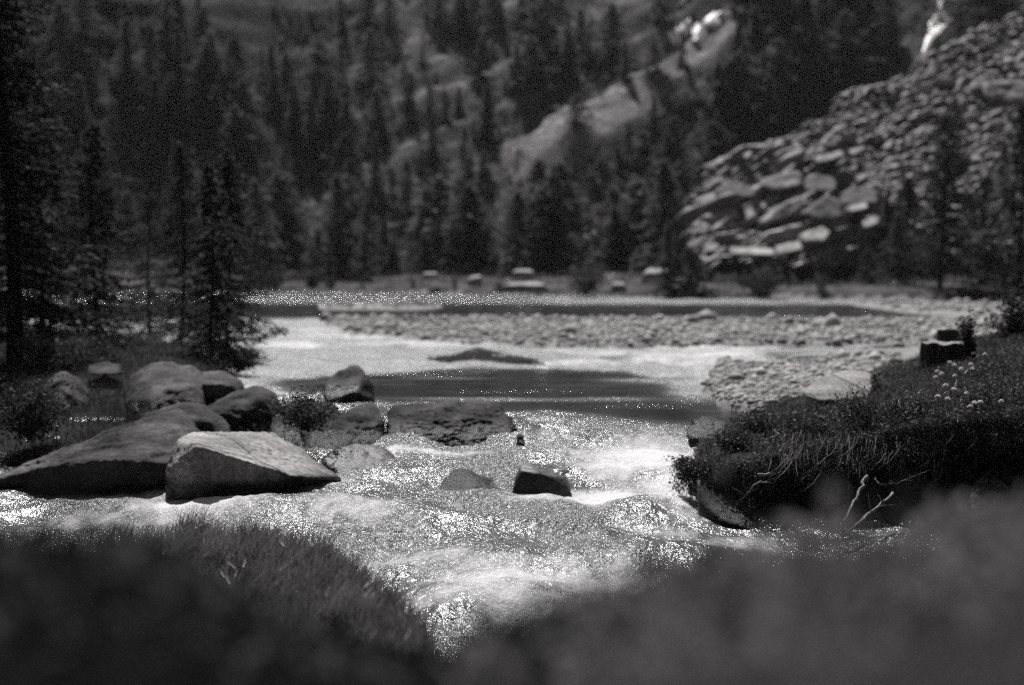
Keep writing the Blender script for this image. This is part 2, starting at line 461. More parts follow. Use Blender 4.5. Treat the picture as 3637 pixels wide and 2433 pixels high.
MFOOT = 112.0
def z_hill(X, Y):
    foot = MFOOT + 5 * np.sin(X * 0.045 + 1.0) + 3 * fbm(X * 0.03, 0 * X, 2.0)
    up = np.clip(Y - foot, -12, 1e9)
    z = 2.6 + np.where(up > 0, 0.74 * up, 0.30 * up)
    # the left flank turns away from the sun
    z = z + 0.42 * np.clip(-X - 22, 0, 200) * sst(0, 25, up)
    # ribs that run down to the left
    uu = (X - (Y - 128) * 1.15) * 0.75
    z = z + sst(0, 15, up) * (2.2 * perlin(uu * 0.085, (X + Y) * 0.012, 3.3) + 1.3 * perlin(uu * 0.21, (X + Y) * 0.03, 8.1) + 0.7 * perlin(uu * 0.55, (X + Y) * 0.07, 2.1) + 0.45 * fbm(X * 0.3, Y * 0.3, 5))
    # grassy spur
    P0, P1 = np.array([-1.5, 124.0]), np.array([24.0, 147.0])
    e = P1 - P0; L = np.linalg.norm(e); e /= L
    s = (X - P0[0]) * e[0] + (Y - P0[1]) * e[1]
    t = (X - P0[0]) * -e[1] + (Y - P0[1]) * e[0]      # + = up-left of the line
    along = sst(-2, 6, s) * (1 - sst(L + 6, L + 26, s))
    t = t + 1.2 * perlin(X * .16, Y * .16, 2.0) + 0.6 * perlin(X * .5, Y * .5, 7.0)
    prof = np.where(t > 0, 1 - sst(0, 2.6, t), 1 - sst(0, 10, -t))
    z = z + (2.4 + 0.9 * perlin(X * .12, Y * .12, 5.0)) * along * prof
    return z

def hill_pale(X, Y):
    P0, P1 = np.array([-1.5, 124.0]), np.array([24.0, 147.0])
    e = P1 - P0; L = np.linalg.norm(e); e /= L
    s = (X - P0[0]) * e[0] + (Y - P0[1]) * e[1]
    t = (X - P0[0]) * -e[1] + (Y - P0[1]) * e[0]
    a = sst(-2, 4, s) * (1 - sst(L + 2, L + 16, s)) * np.where(t > 0, 1 - sst(0, 1.2, t), 1 - sst(0.5, 8.5, -t)) * (0.95 + 0.7 * fbm(X * .3, Y * .3, 6.0)) * (1 - 0.4 * sst(0.1, 0.4, perlin(s * .14 + 3, s * 0, 2.0)))
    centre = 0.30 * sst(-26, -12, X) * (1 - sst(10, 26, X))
    return np.clip(a * 0.75 + centre, 0, 1) - 0.7 * sst(10, 26, -X) * sst(116, 128, Y)  # last term paints the left flank's shade by darkening its turf

def z_scree(X, Y):
    z = 8.7 - 0.15 * (X - 14.6) + 0.68 * (Y - 93)
    c = (X - 14.6) * -0.70 + (Y - 93) * 0.713                # past the crest line it drops away
    z = z - 1.5 * np.clip(c + 0.8 * perlin(X * .2, Y * .2, 1.0), 0, 60)
    z = z - 4.5 * np.clip(11.6 - X + 0.9 * perlin(X * .25, Y * .25, 4.0), 0, 60)
    return z + 0.6 * fbm(X * 0.14, Y * 0.14, 6.0)

# ------------------------------------------------------------------ setting meshes
def persp_grid(u0, u1, nc, y0, y1, nr):
    Y = np.geomspace(y0, y1, nr)[:, None] * np.ones((1, nc))
    u = np.linspace(u0, u1, nc)[None, :] * np.ones((nr, 1))
    return u * Y, Y

# far ground sheet reaching the horizon
me = make_mesh('ground', [(-3000, -600, -1.7), (3000, -600, -1.7), (3000, 3000, -1.7), (-3000, 3000, -1.7)], [np.array([[0, 1, 2, 3]])], M['soil'])
tag(link('ground', me), kind='structure')

# valley floor with river bed, gravel bars, banks
X, Y = persp_grid(-0.85, 0.85, 560, 5.5, 125.0, 620)
Z = z_ground(X, Y)
fm = grid_faces(620, 560)
cX, cY, cZ = [a.ravel()[fm].mean(1) for a in (X, Y, Z)]
mi = np.zeros(len(fm), int)                                   # gravel
sdb = sdf(BANK, cX, cY); sdl = sdf(LEFT_LAND, cX, cY); sds = sdf(SHORE, cX, cY); sdi = sdf(ISLET, cX, cY)
mi[(sdb > -0.15) | (sdl > 0.15)] = 1                          # soil
mi[sds > 1.0 + 0.8 * perlin(cX * .3, cY * .3)] = 2            # meadow
mi[sdi > 0.05] = 1
mi[cZ < zw(cY) - 0.06] = 3
me = make_mesh('valley_floor', np.stack([X, Y, Z], -1).reshape(-1, 3), [fm], [M['gravel'], M['soil'], M['terrace'], M['bed']], True, mi)
tag(link('valley_floor', me), kind='structure')

# mountain side
xs = np.linspace(-110, 110, 340); ys = np.concatenate([np.linspace(96, 175, 190), np.linspace(178, 420, 60)])
X, Y = np.meshgrid(xs, ys)
Z = z_hill(X, Y)
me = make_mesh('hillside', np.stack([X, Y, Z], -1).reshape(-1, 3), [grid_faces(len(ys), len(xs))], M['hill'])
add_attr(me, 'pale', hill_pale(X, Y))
tag(link('hillside', me), kind='structure')

# unseen slope added behind the viewer as the valley's other side, blocking sky light
xs = np.linspace(-260, 260, 90); ys = np.linspace(-260, 60, 70)
X, Y = np.meshgrid(xs, ys)
dd = np.hypot(X * 1.0, (Y - 20) * 0.9)
Z = -1.5 + 0.85 * np.clip(dd - 44, 0, 400) * sst(-0.3, 0.3, (20 - Y) / (np.abs(X) + 30)) + 2.5 * fbm(X * .03, Y * .03, 2) * sst(44, 70, dd)
me = make_mesh('hillside', np.stack([X, Y, Z], -1).reshape(-1, 3), [grid_faces(len(ys), len(xs))], M['soil'])
tag(link('hillside', me), kind='structure')

# scree fan
xs = np.linspace(6, 70, 190); ys = np.linspace(70, 150, 220)
X, Y = np.meshgrid(xs, ys)
Z = z_scree(X, Y) - 0.25
Z = np.where(Z < 0.1, -1.0, Z)
me = make_mesh('scree_slope', np.stack([X, Y, Z], -1).reshape(-1, 3), [grid_faces(len(ys), len(xs))], M['soil'])  # sheet coloured dark to paint the shade in gaps between stones
tag(link('scree_slope', me), kind='structure')

# ------------------------------------------------------------------ river
def pix(X, Y, Z):
    """picture position of a place (used only to look up which stretch of the river a point lies in)"""
    d1 = Y * cp - (Z - CAMZ) * sp
    uu = Y * sp + (Z - CAMZ) * cp
    return CX + F * X / d1, CY - F * uu / d1

nr, nc = 1150, 640
X, Y = persp_grid(-0.62, 0.62, nc, 7.2, 95.0, nr)
W = zw(Y)
PX, PY = pix(X, Y, W)
POOL = poly_w([(262, 376), (330, 373), (430, 372), (520, 376), (600, 378), (660, 380), (690, 386), (705, 408), (745, 424), (690, 424), (600, 418), (520, 412), (500, 440), (385, 446), (320, 415), (270, 392)])
POOLR = poly_w([(690, 353.5), (760, 351), (850, 352), (860, 361), (790, 364), (735, 361)])
dpool = np.maximum(sdf(POOL, X, Y), sdf(POOLR, X, Y))
calm = sst(-0.9, 1.0, dpool + 2.6 * perlin(X * 0.33, Y * 0.10, 6.6) * sst(19, 23, Y) + 0.9 * perlin(X * 1.2, Y * 0.8, 2.6))
far_calm = sst(48, 54, Y) * (1 - sst(62, 70, Y))             # dark quiet channel behind the bar
calm = calm * (1 - 0.85 * sst(0.22, 0.5, perlin(X * .22, Y * .8, 14.0)))
calm = np.maximum(calm, far_calm * 0.9)
rap = 1 - sst(18.0, 20.2, Y + 0.9 * X + 1.0 * perlin(X * .8, Y * .5, 9.0))
riff = sst(19, 22, Y) * (1 - far_calm) * (1 - calm)
amp = 0.10 + 0.95 * rap + 0.8 * riff * (1 - rap)
amp = amp * (1 - 0.84 * calm * (1 - rap) * (1 - 0.5 * sst(0.25, 0.6, perlin(X * 0.25, Y * 0.9, 3.1))))
Xw = X + 0.25 * perlin(X * 0.8, Y * 0.8, 1.7); Yw = Y + 0.25 * perlin(X * 0.8, Y * 0.8, 4.9)
h = 0.11 * perlin(Xw * 0.95, Yw * 0.75, 0.3) + 0.05 * perlin(Xw * 0.7 + Yw * .5, Yw * 1.9, 6.1)
r = 1 - np.abs(perlin(Xw * 2.1, Yw * 1.9, 2.2)) * 2
h += 0.030 * (r - 0.3)
r = 1 - np.abs(perlin(Xw * 4.6, Yw * 4.4, 5.2)) * 2
h += 0.012 * (r - 0.3) * (1 - sst(22, 32, Y))
h += 0.006 * perlin(Xw * 11, Yw * 10, 7.7) * (1 - sst(14, 20, Y))
Z = W + h * amp + 0.016 * calm * (1 - rap) * perlin(X * .45, Y * 1.5, 8.8)
# humps where the river runs over drowned stones and stoppers behind them
for (qx, qy, rr, hh) in [(655, 508, 0.30, 0.08), (600, 560, 0.45, 0.10), (470, 500, 0.25, 0.07), (560, 525, 0.3, 0.07), (420, 520, 0.35, 0.08), (300, 512, 0.3, 0.12), (520, 600, 0.4, 0.12), (690, 560, 0.3, 0.1), (240, 510, 0.3, 0.08)]:
    p = hitw(qx, qy)
    q = np.exp(-(((X - p[0]) / (rr * 1.5)) ** 2 + ((Y - p[1]) / rr) ** 2))
    Z += hh * q
foam_glint = np.zeros_like(X)
def blob(px, py, rx, ry, a):
    p = hitw(px, py)
    q = np.exp(-(((X - p[0]) / rx) ** 2 + ((Y - p[1]) / ry) ** 2))
    np.maximum(foam_glint, a * q, out=foam_glint)
for b in [(640, 460, 0.75, 0.9, .85), (600, 492, 0.45, 0.5, .9), (680, 490, 0.5, 1.2, .8), (250, 492, .5, .18, .6), (100, 497, .7, .2, .6), (330, 484, .3, .2, .6), (430, 452, .8, .12, .6), (535, 500, .35, .2, .55), (520, 582, 1.1, 0.6, .62), (470, 600, 0.8, 0.5, .58), (600, 588, 0.8, 0.45, .62), (540, 615, 0.9, 0.5, .5),
          (600, 610, 0.7, 0.3, .5), (740, 540, 0.5, 0.35, .6), (200, 510, 0.75, 0.45, .75), (80, 520, 0.6, 0.4, .5), (30, 478, 0.5, 0.5, .45), (560, 440, 0.6, 0.7, .35),
          (350, 520, 0.8, 0.4, .45), (660, 530, 0.7, 0.5, .4), (430, 560, 0.8, 0.5, .38)]:
    blob(*b)
foam_glint = foam_glint * (1 - .08 * rap) + 0.13 * rap + riff * (1 - sst(42, 46, Y)) * (0.36 + 0.30 * perlin(X * .14, Y * .45, 4.0) + 0.15 * perlin(X * .5, Y * 1.1, 1.0)) + 0.16 * riff * sst(60, 66, Y) * sst(-3, 8, X)  # riffle and far terms: partly white water, partly painted sun glint
rough = 0.12 + 0.07 * rap + 0.30 * riff * (1 - 0.7 * sst(60, 66, Y) * (1 - sst(-3, 8, X)))
chop = 0.12 + 0.95 * rap + 0.9 * riff
chop = chop * (1 - 0.72 * calm * (1 - rap))
patch = sst(-0.35, 0.45, fbm(X * 0.9 + 0.25 * Y, Y * 0.35, 12.0, 3))
chop = chop * np.where(rap > 0.02, 0.45 + 0.90 * patch, 1.0)
rough = rough + 0.06 * rap * patch
chop = chop + 0.55 * calm * (1 - rap) * sst(0.0, 0.5, perlin(X * 0.4, Y * 1.1, 5.5))
churn = np.clip(rap * (0.5 + 0.5 * patch) + riff * 0.8 * (1 - 0.7 * sst(60, 66, Y)), 0, 1)
foam_glint = foam_glint + 0.12 * rap * (patch - .2) + 0.10 * rap * sst(.1, .6, perlin(X * 1.6, Y * .9, 3.7))
me = make_mesh('river', np.stack([X, Y, Z], -1).reshape(-1, 3), [grid_faces(nr, nc)], M['water'])
add_attr(me, 'foam_glint', foam_glint); add_attr(me, 'rough', rough); add_attr(me, 'chop', chop); add_attr(me, 'churn', churn)
tag(link('river', me), kind='structure')
WATER_XYZ = (X, Y, Z)

# ------------------------------------------------------------------ rocks
_ico = {}
def ico(n):
    if n not in _ico:
        bm = bmesh.new(); bmesh.ops.create_icosphere(bm, subdivisions=n, radius=1.0)
        V = np.array([v.co[:] for v in bm.verts]); T = np.array([[v.index for v in f.verts] for f in bm.faces])
        bm.free(); _ico[n] = (V, T)
    return _ico[n]

def hull_planes(pts):
    bm = bmesh.new()
    for p in pts: bm.verts.new(p)
    bmesh.ops.convex_hull(bm, input=bm.verts[:])
    bm.normal_update()
    c = np.mean(pts, axis=0)
    N, D, keys = [], [], set()
    for f in bm.faces:
        n = np.array(f.normal[:]); p = np.array(f.verts[0].co[:])
        d = n @ (p - c)
        if d < 0: n, d = -n, -d
        k = tuple(np.round(np.append(n, d / (np.ptp(pts, axis=0).max())), 1))
        if d < 1e-4 or k in keys: continue
        keys.add(k); N.append(n); D.append(d)
    bm.free()
    return c, np.array(N), np.array(D)

def hull_rock(pts, sub=5, p=18, noise=0.05, nscale=2.0, fine=0.012, seed=0.0, strata=0.0):
    """a rock whose flat faces come from the hull of the points and whose edges are rounded"""
    pts = np.asarray(pts, float)
    c, N, D = hull_planes(pts)
    V, T = ico(sub)
    ext = np.ptp(pts, axis=0) / 2
    v = V * ext
    q = np.clip((v @ N.T) / D[None], 0, None)
    r = (q ** p).sum(1) ** (-1.0 / p)
    x = v * r[:, None]
    size = ext.mean()
    nrm = x / (np.linalg.norm(x, axis=1)[:, None] + 1e-9)
    w = c + x
    k = nscale / size
    dsp = noise * size * fbm(w[:, 0] * k + seed, w[:, 1] * k, w[:, 2] * k, 4) + fine * size * fbm(w[:, 0] * k * 6, w[:, 1] * k * 6 + seed, w[:, 2] * k * 6, 3)
    fac = np.abs(perlin(w[:, 0] * k * 1.3, w[:, 1] * k * 1.3 + seed, w[:, 2] * k * 1.3)) ; fac2 = np.abs(perlin(w[:, 0] * k * 3.1 + seed, w[:, 1] * k * 3.1, w[:, 2] * k * 3.1))
    dsp += noise * size * (0.9 * (0.35 - fac) + 0.45 * (0.35 - fac2))
    if strata:
        dsp += strata * size * np.abs(perlin(w[:, 0] * k * .5, w[:, 1] * k * .5, w[:, 2] * k * 5 + seed))
    return w + nrm * dsp[:, None], T

def rock_obj(name, pts, mat, label, cat='boulder', group=None, k=1.0, sink=0.0, **kw):
    """k moves the rock along the line of sight (growing it alike); sink lets its foot reach below the water"""
    pts = [np.array([0, 0, CAMZ]) + (np.asarray(p) - [0, 0, CAMZ]) * k for p in pts]
    if sink:
        zm = min(p[2] for p in pts); hh = max(p[2] for p in pts) - zm
        pts = pts + [p - [0, 0, sink] for p in pts if p[2] < zm + 0.3 * hh]
    V, T = hull_rock(pts, **kw)
    base = V.mean(0); base[2] = V[:, 2].min()
    me = make_mesh(name, V - base, [T], mat)
    o = link(name, me, loc=base)
    tag(o, label, cat, group)
    return o

def A(l):      # (px, py, depth) triples to places
    return [at(*t) for t in l]

# --- left shore
rock_obj('boulder', A([(128, 381, 16.4), (150, 365, 16.6), (178, 362, 16.8), (200, 371, 16.6), (205, 382, 16.0), (126, 418, 15.6), (150, 424, 15.2), (205, 424, 15.4), (130, 400, 17.6), (180, 375, 18.0), (205, 395, 17.6), (155, 392, 15.6), (190, 385, 15.7)]),
         M['boulder'], 'big humped grey boulder rising highest at the back of the left boulder pile', p=32, noise=0.07, k=1.12, sink=0.15, seed=1)
rock_obj('boulder', A([(190, 372, 16.9), (225, 372, 16.8), (240, 380, 16.6), (245, 392, 16.3), (244, 415, 16.0), (195, 420, 16.0), (195, 378, 17.9), (238, 385, 17.8), (200, 384, 16.0), (232, 386, 15.9)]),
         M['boulder'], 'rounded grey boulder joined to the right flank of the big humped boulder', p=32, noise=0.06, k=1.12, sink=0.15, seed=2)
rock_obj('boulder', A([(204, 407, 15.2), (233, 394, 15.6), (253, 386, 15.7), (263, 387, 15.7), (272, 392, 15.6), (279, 403, 15.4), (274, 436, 15.0), (210, 438, 14.9), (206, 420, 15.0), (250, 388, 16.7), (276, 400, 16.6), (212, 410, 16.4), (264, 398, 15.1)]),
         M['boulder_dark'], 'dark boulder with pale sloping upper edge left of the dry bush', p=32, noise=0.07, k=1.12, sink=0.15, seed=3)
rock_obj('boulder', A([(134, 420, 14.6), (165, 407, 14.8), (184, 402, 14.9), (200, 403, 14.9), (225, 418, 14.7), (233, 433, 14.4), (236, 452, 14.2), (150, 452, 14.2), (180, 405, 15.8), (225, 425, 15.6), (140, 425, 15.6), (205, 418, 14.2)]),
         M['boulder_dark'], 'dark round-backed boulder showing just behind the long sloping boulder', p=32, noise=0.06, k=1.12, sink=0.15, seed=4)
rock_obj('boulder', A([(-25, 484, 12.75), (-25, 492, 13.2), (30, 466, 13.2), (65, 449, 13.5), (108, 431, 13.8), (140, 419, 14.0), (177, 408, 14.1), (203, 431, 13.6), (205, 462, 12.9), (40, 468, 12.65), (90, 460, 12.6), (130, 461, 12.55), (60, 487, 13.1), (150, 492, 13.0), (200, 490, 13.0), (177, 415, 14.9), (110, 436, 14.9), (30, 470, 14.2), (200, 470, 14.4)]),
         M['boulder'], 'long grey boulder with a straight ridge sloping down to the water at left', k=1.10, sink=0.25, sub=6, p=34, noise=0.05, nscale=3.0, fine=0.02, seed=5)
# hero slab: pale top, dark front
rock_obj('boulder', A([(164, 473, 12.85), (178, 441, 13.05), (191, 432, 13.5), (217, 436.5, 14.0), (243, 434, 14.3), (275, 432, 14.5), (288, 440, 14.5), (305, 458, 14.1), (342, 478, 13.5), (201, 446, 12.62), (227, 455, 12.66), (257, 464, 12.75), (277, 471, 12.8), (297, 477, 12.9),
                         (280, 482, 13.15), (232, 486, 13.1), (198, 500, 12.9), (168, 503, 12.85), (180, 445, 14.2), (240, 470, 14.8), (335, 488, 14.2)]),
         M['boulder_pale'], 'pale angular slab boulder with cracked sunlit top and dark front face at the water', k=1.065, sink=0.2, sub=6, p=60, noise=0.030, nscale=3.2, fine=0.020, seed=6)
rock_obj('boulder', A([(319, 458, 13.9), (341, 447, 14.1), (362, 443, 14.3), (384, 448, 14.3), (393, 455, 14.2), (397, 468, 13.9), (340, 475, 13.6), (366, 476, 13.6), (385, 452, 14.9), (345, 455, 14.8)]),
         M['boulder_pale'], 'smooth pale boulder sloping into the water between slab boulder and dark boulder', p=20, noise=0.06, k=1.085, sink=0.15, seed=7)
rock_obj('boulder', A([(386, 415, 15.6), (393, 405, 15.9), (435, 407, 15.9), (456, 401, 16.0), (482, 400, 15.9), (500, 406, 15.7), (507, 420, 15.4), (517, 429, 15.3), (508, 444, 14.9), (473, 446, 14.75), (420, 448, 14.75), (386, 447, 14.8), (395, 410, 17.0), (480, 404, 17.0), (508, 430, 16.6), (440, 418, 15.1)]),
         M['boulder_dark'], 'long dark craggy boulder reaching into the river from the left shore', sub=6, p=32, noise=0.06, nscale=2.2, fine=0.03, k=1.1, sink=0.15, seed=8, strata=0.02)
rock_obj('boulder', A([(300, 431, 15.0), (345, 413, 15.4), (368, 403, 15.6), (379, 409, 15.5), (384, 420, 15.3), (386, 447, 14.9), (305, 453, 14.5), (330, 425, 14.8), (370, 410, 16.4), (310, 430, 16.0), (340, 452, 14.45), (382, 430, 16.2)]),
         M['boulder_dark'], 'dark brown hulking boulder behind the pale smooth one', p=32, noise=0.07, k=1.1, sink=0.15, seed=9)
rock_obj('boulder', A([(268, 420, 15.2), (285, 404, 15.5), (305, 398, 15.7), (330, 402, 15.6), (346, 418, 15.2), (340, 452, 14.6), (275, 452, 14.6), (300, 405, 16.6), (335, 412, 16.4), (280, 412, 16.2)]),
         M['boulder_dark'], 'low dark boulder smothered by the dry twiggy bush', k=1.11, sink=0.15, p=18, noise=0.08, seed=27)
rock_obj('boulder', A([(322, 384, 17.2), (352, 364, 17.6), (360, 364, 17.6), (366, 374, 17.4), (355, 392, 17.0), (325, 402, 16.9), (372, 384, 17.6), (376, 402, 17.2), (350, 368, 18.6), (372, 392, 18.4), (326, 390, 18.2)]),
         M['boulder'], 'upright pointed boulder with pale right side standing before the pool', p=32, noise=0.06, k=1.18, sink=0.15, seed=10)
rock_obj('boulder', A([(44, 386, 17.4), (60, 372, 17.7), (73, 374, 17.7), (81, 379, 17.6), (91, 397, 17.3), (88, 416, 16.8), (44, 412, 16.8), (56, 380, 18.8), (85, 390, 18.6), (66, 388, 17.0)]),
         M['land_rock'], 'weathered boulder half hidden in bank plants at the far left', p=20, noise=0.08, k=1.12, sink=0.15, seed=11)
rock_obj('boulder', A([(88, 366, 20.6), (107, 361, 20.8), (122, 366, 20.6), (124, 376, 20.2), (88, 376, 20.2), (105, 364, 21.6)]),
         M['land_rock'], 'low dark rock top showing in the turf behind the left boulders', p=20, noise=0.06, seed=12, sub=4)
rock_obj('boulder', A([(50, 398, 16.0), (59, 392, 16.2), (66, 397, 16.1), (70, 410, 15.8), (48, 410, 15.8), (60, 396, 16.7)]),
         M['land_rock'], 'small dark stone below the weathered far-left boulder', p=20, noise=0.08, k=1.12, sink=0.15, seed=13, sub=4)
# --- in the river
rock_obj('boulder', A([(513, 481, 14.05), (521, 463, 14.25), (528, 461, 14.35), (539, 466, 14.4), (566, 476, 14.35), (570, 485, 14.2), (573, 496, 14.0), (535, 497, 13.85), (512, 492, 13.95), (520, 469, 13.95), (534, 472, 13.9), (549, 477.5, 13.95), (562, 478, 14.05), (540, 480, 14.75), (568, 490, 14.6), (520, 484, 14.6)]),
         M['rock_wet'], 'black wedge-shaped rock with glistening top alone in the middle of the rapids', p=30, noise=0.03, k=1.0, sink=0.2, seed=15)
rock_obj('boulder', A([(438, 486, 14.0), (455, 467, 14.6), (479, 470, 14.6), (496, 479, 14.4), (504, 490, 14.0), (473, 490, 13.8), (440, 490, 13.9), (470, 474, 14.1), (460, 472, 15.1)]),
         M['boulder'], 'grey half drowned rock left of the black wedge rock', p=20, noise=0.05, k=1.01, sink=0.2, seed=16)
rock_obj('boulder', A([(517, 433, 14.9), (523, 433, 14.9), (525, 448, 14.8), (516, 448, 14.8), (520, 431, 15.1), (523, 440, 15.1)]),
         M['rock_wet'], 'small dark upright stone off the end of the long dark boulder', p=20, noise=0.1, k=1.09, sink=0.15, seed=17, sub=4)
rock_obj('boulder', A([(480, 500, 13.3), (492, 493, 13.6), (503, 497, 13.5), (503, 502, 13.2), (474, 502, 13.2), (490, 496, 13.9)]),
         M['rock_wet'], 'drowned dark stone just below the grey half drowned rock', p=20, noise=0.06, k=1.03, sink=0.2, seed=18, sub=4)
rock_obj('boulder', A([(433, 512, 12.9), (446, 502, 13.2), (462, 501, 13.2), (468, 511, 12.9), (450, 515, 12.8), (455, 505, 13.5)]),
         M['rock_wet'], 'flat drowned stone in the rapids nearer the left grassy bank', p=20, noise=0.06, k=1.02, sink=0.2, seed=19, sub=4)
rock_obj('boulder', A([(685, 428, 16.3), (703, 415, 16.9), (725, 420, 16.8), (740, 430, 16.3), (735, 438, 16.0), (690, 437, 16.0), (712, 420, 17.4)]),
         M['boulder'], 'pale flat river stone at the upstream tip of the right bank', p=14, noise=0.1, k=1.0, sink=0.2, seed=20)
# --- under the right bank
rock_obj('boulder', A([(697, 478, 13.35), (702, 468, 13.7), (716, 466, 13.8), (735, 476, 13.5), (755, 500, 13.1), (757, 530, 12.7), (720, 520, 12.85), (698, 512, 13.1), (697, 490, 13.2), (740, 480, 14.6), (700, 480, 14.3), (770, 520, 13.4)]),
         M['boulder_dark'], 'grey upright boulder at the tip of the overhanging right bank', p=40, sink=.2, noise=0.025, seed=21)
rock_obj('boulder', A([(752, 505, 12.5), (770, 488, 12.7), (795, 489, 12.7), (808, 502, 12.6), (806, 520, 12.35), (756, 520, 12.35), (780, 492, 13.3)]),
         M['boulder_dark'], 'rounded dark boulder tucked under the right bank roots', p=14, noise=0.07, k=1.06, sink=0.2, seed=22)
rock_obj('boulder', A([(803, 389, 17.3), (820, 377, 18.2), (846, 370, 18.9), (869, 371, 18.8), (880, 382, 18.0), (866, 398, 17.0), (820, 402, 16.8), (803, 396, 17.0), (822, 400, 18.2), (870, 392, 18.7)]),
         M['slab_pale'], 'flat pale cracked slab lying on top of the right bank', p=24, noise=0.02, seed=24)
rock_obj('boulder', A([(869, 373, 17.7), (879, 372, 17.8), (882, 387, 17.6), (871, 388, 17.5), (874, 374, 18.2), (881, 388, 18.1)]),
         M['boulder_dark'], 'small dark block at the right end of the flat pale slab', p=16, noise=0.05, seed=25, sub=4)
rock_obj('boulder', A([(970, 490, 11.9), (985, 470, 12.3), (1010, 468, 12.3), (1030, 490, 12.1), (1030, 530, 11.6), (975, 530, 11.6), (1000, 478, 12.9)]),
         M['boulder_dark'], 'grey boulder half covered by foreground grass below the right bank', p=20, noise=0.08, k=1.06, sink=0.2, seed=26)

# --- far shore stones
def flat_stone(px0, px1, py0, py1, Y, mat, label, seed, tilt=0.0, d=None):
    w = (px1 - px0)
    dd = d or (px1 - px0) / F * Y * 0.6
    l = [(px0 + .05 * w, py1 + 2, Y), (px1 - .03 * w, py1 + 2, Y), (px0 + .12 * w, py0 + .35 * (py1 - py0) + tilt, Y + .1), (px1 - .1 * w, py0 + .3 * (py1 - py0) - tilt, Y + .1),
         (px0 + .25 * w, py0 + tilt * .5, Y + dd), (px1 - .25 * w, py0 - tilt * .5, Y + dd), (px0 + .1 * w, py1, Y + dd), (px1 - .1 * w, py1, Y + dd)]
    return rock_obj('shore_stone', A(l), mat, label, 'stone', p=14, noise=0.06, seed=seed, sub=4)
flat_stone(466, 484, 275, 285, 86, M['scree'], 'tilted dark block with pale top on the far shore meadow', 31, 1.5)
flat_stone(509, 537, 269, 277, 92, M['scree'], 'flat pale stone lying on the far shore meadow', 32)
flat_stone(497, 552, 282, 291, 82, M['scree'], 'broad low pale stone near the far waterline', 33)
flat_stone(638, 676, 268, 284, 86, M['scree'], 'large rounded stone with pale top right of the big bush', 34)
flat_stone(581, 602, 232, 243, 103, M['slab_pale'], 'pointed white stone among trees above the far shore', 35, 0)
flat_stone(612, 635, 235, 243, 103, M['slab_pale'], 'flat white stone beside the pointed white stone', 36)
flat_stone(609, 628, 282, 291, 80, M['scree'], 'small stone at the foot of the big far bush', 37)
flat_stone(420, 440, 272, 277, 90, M['scree'], 'low stone in grass left of the tilted dark block', 38)

# --- scree blocks
def zs_hit(px, py):
    """place on the scree fan seen there"""
    d = ray(px, py)
    ts = np.linspace(62, 132, 500) / d[1]
    zz = CAMZ + d[2] * ts
    gz = z_scree(d[0] * ts, d[1] * ts)
    below = np.nonzero(zz < gz)[0]
    return None if len(below) == 0 else np.array([d[0] * ts[below[0]], d[1] * ts[below[0]], zz[below[0]]])

def scree_block(corners, Yf, dep, mat, label, seed):
    """corners: picture outline of the near face and lit top; Yf depth"""
    l = []
    y0 = min(c[1] for c in corners); y1 = max(c[1] for c in corners)
    for (x, y) in corners:
        l.append((x, y, Yf + dep * 0.6 * (y1 - y) / (y1 - y0 + 1e-6)))
    pts = A(l)
    c = np.mean(pts, axis=0)
    back = [p * 0 + np.array([c[0] + (p[0] - c[0]) * .8, Yf + dep, c[2] + (p[2] - c[2]) * .75]) for p in pts]
    return rock_obj('scree_block', pts + back, mat, label, 'rock', p=22, noise=0.06, seed=seed, sub=4)

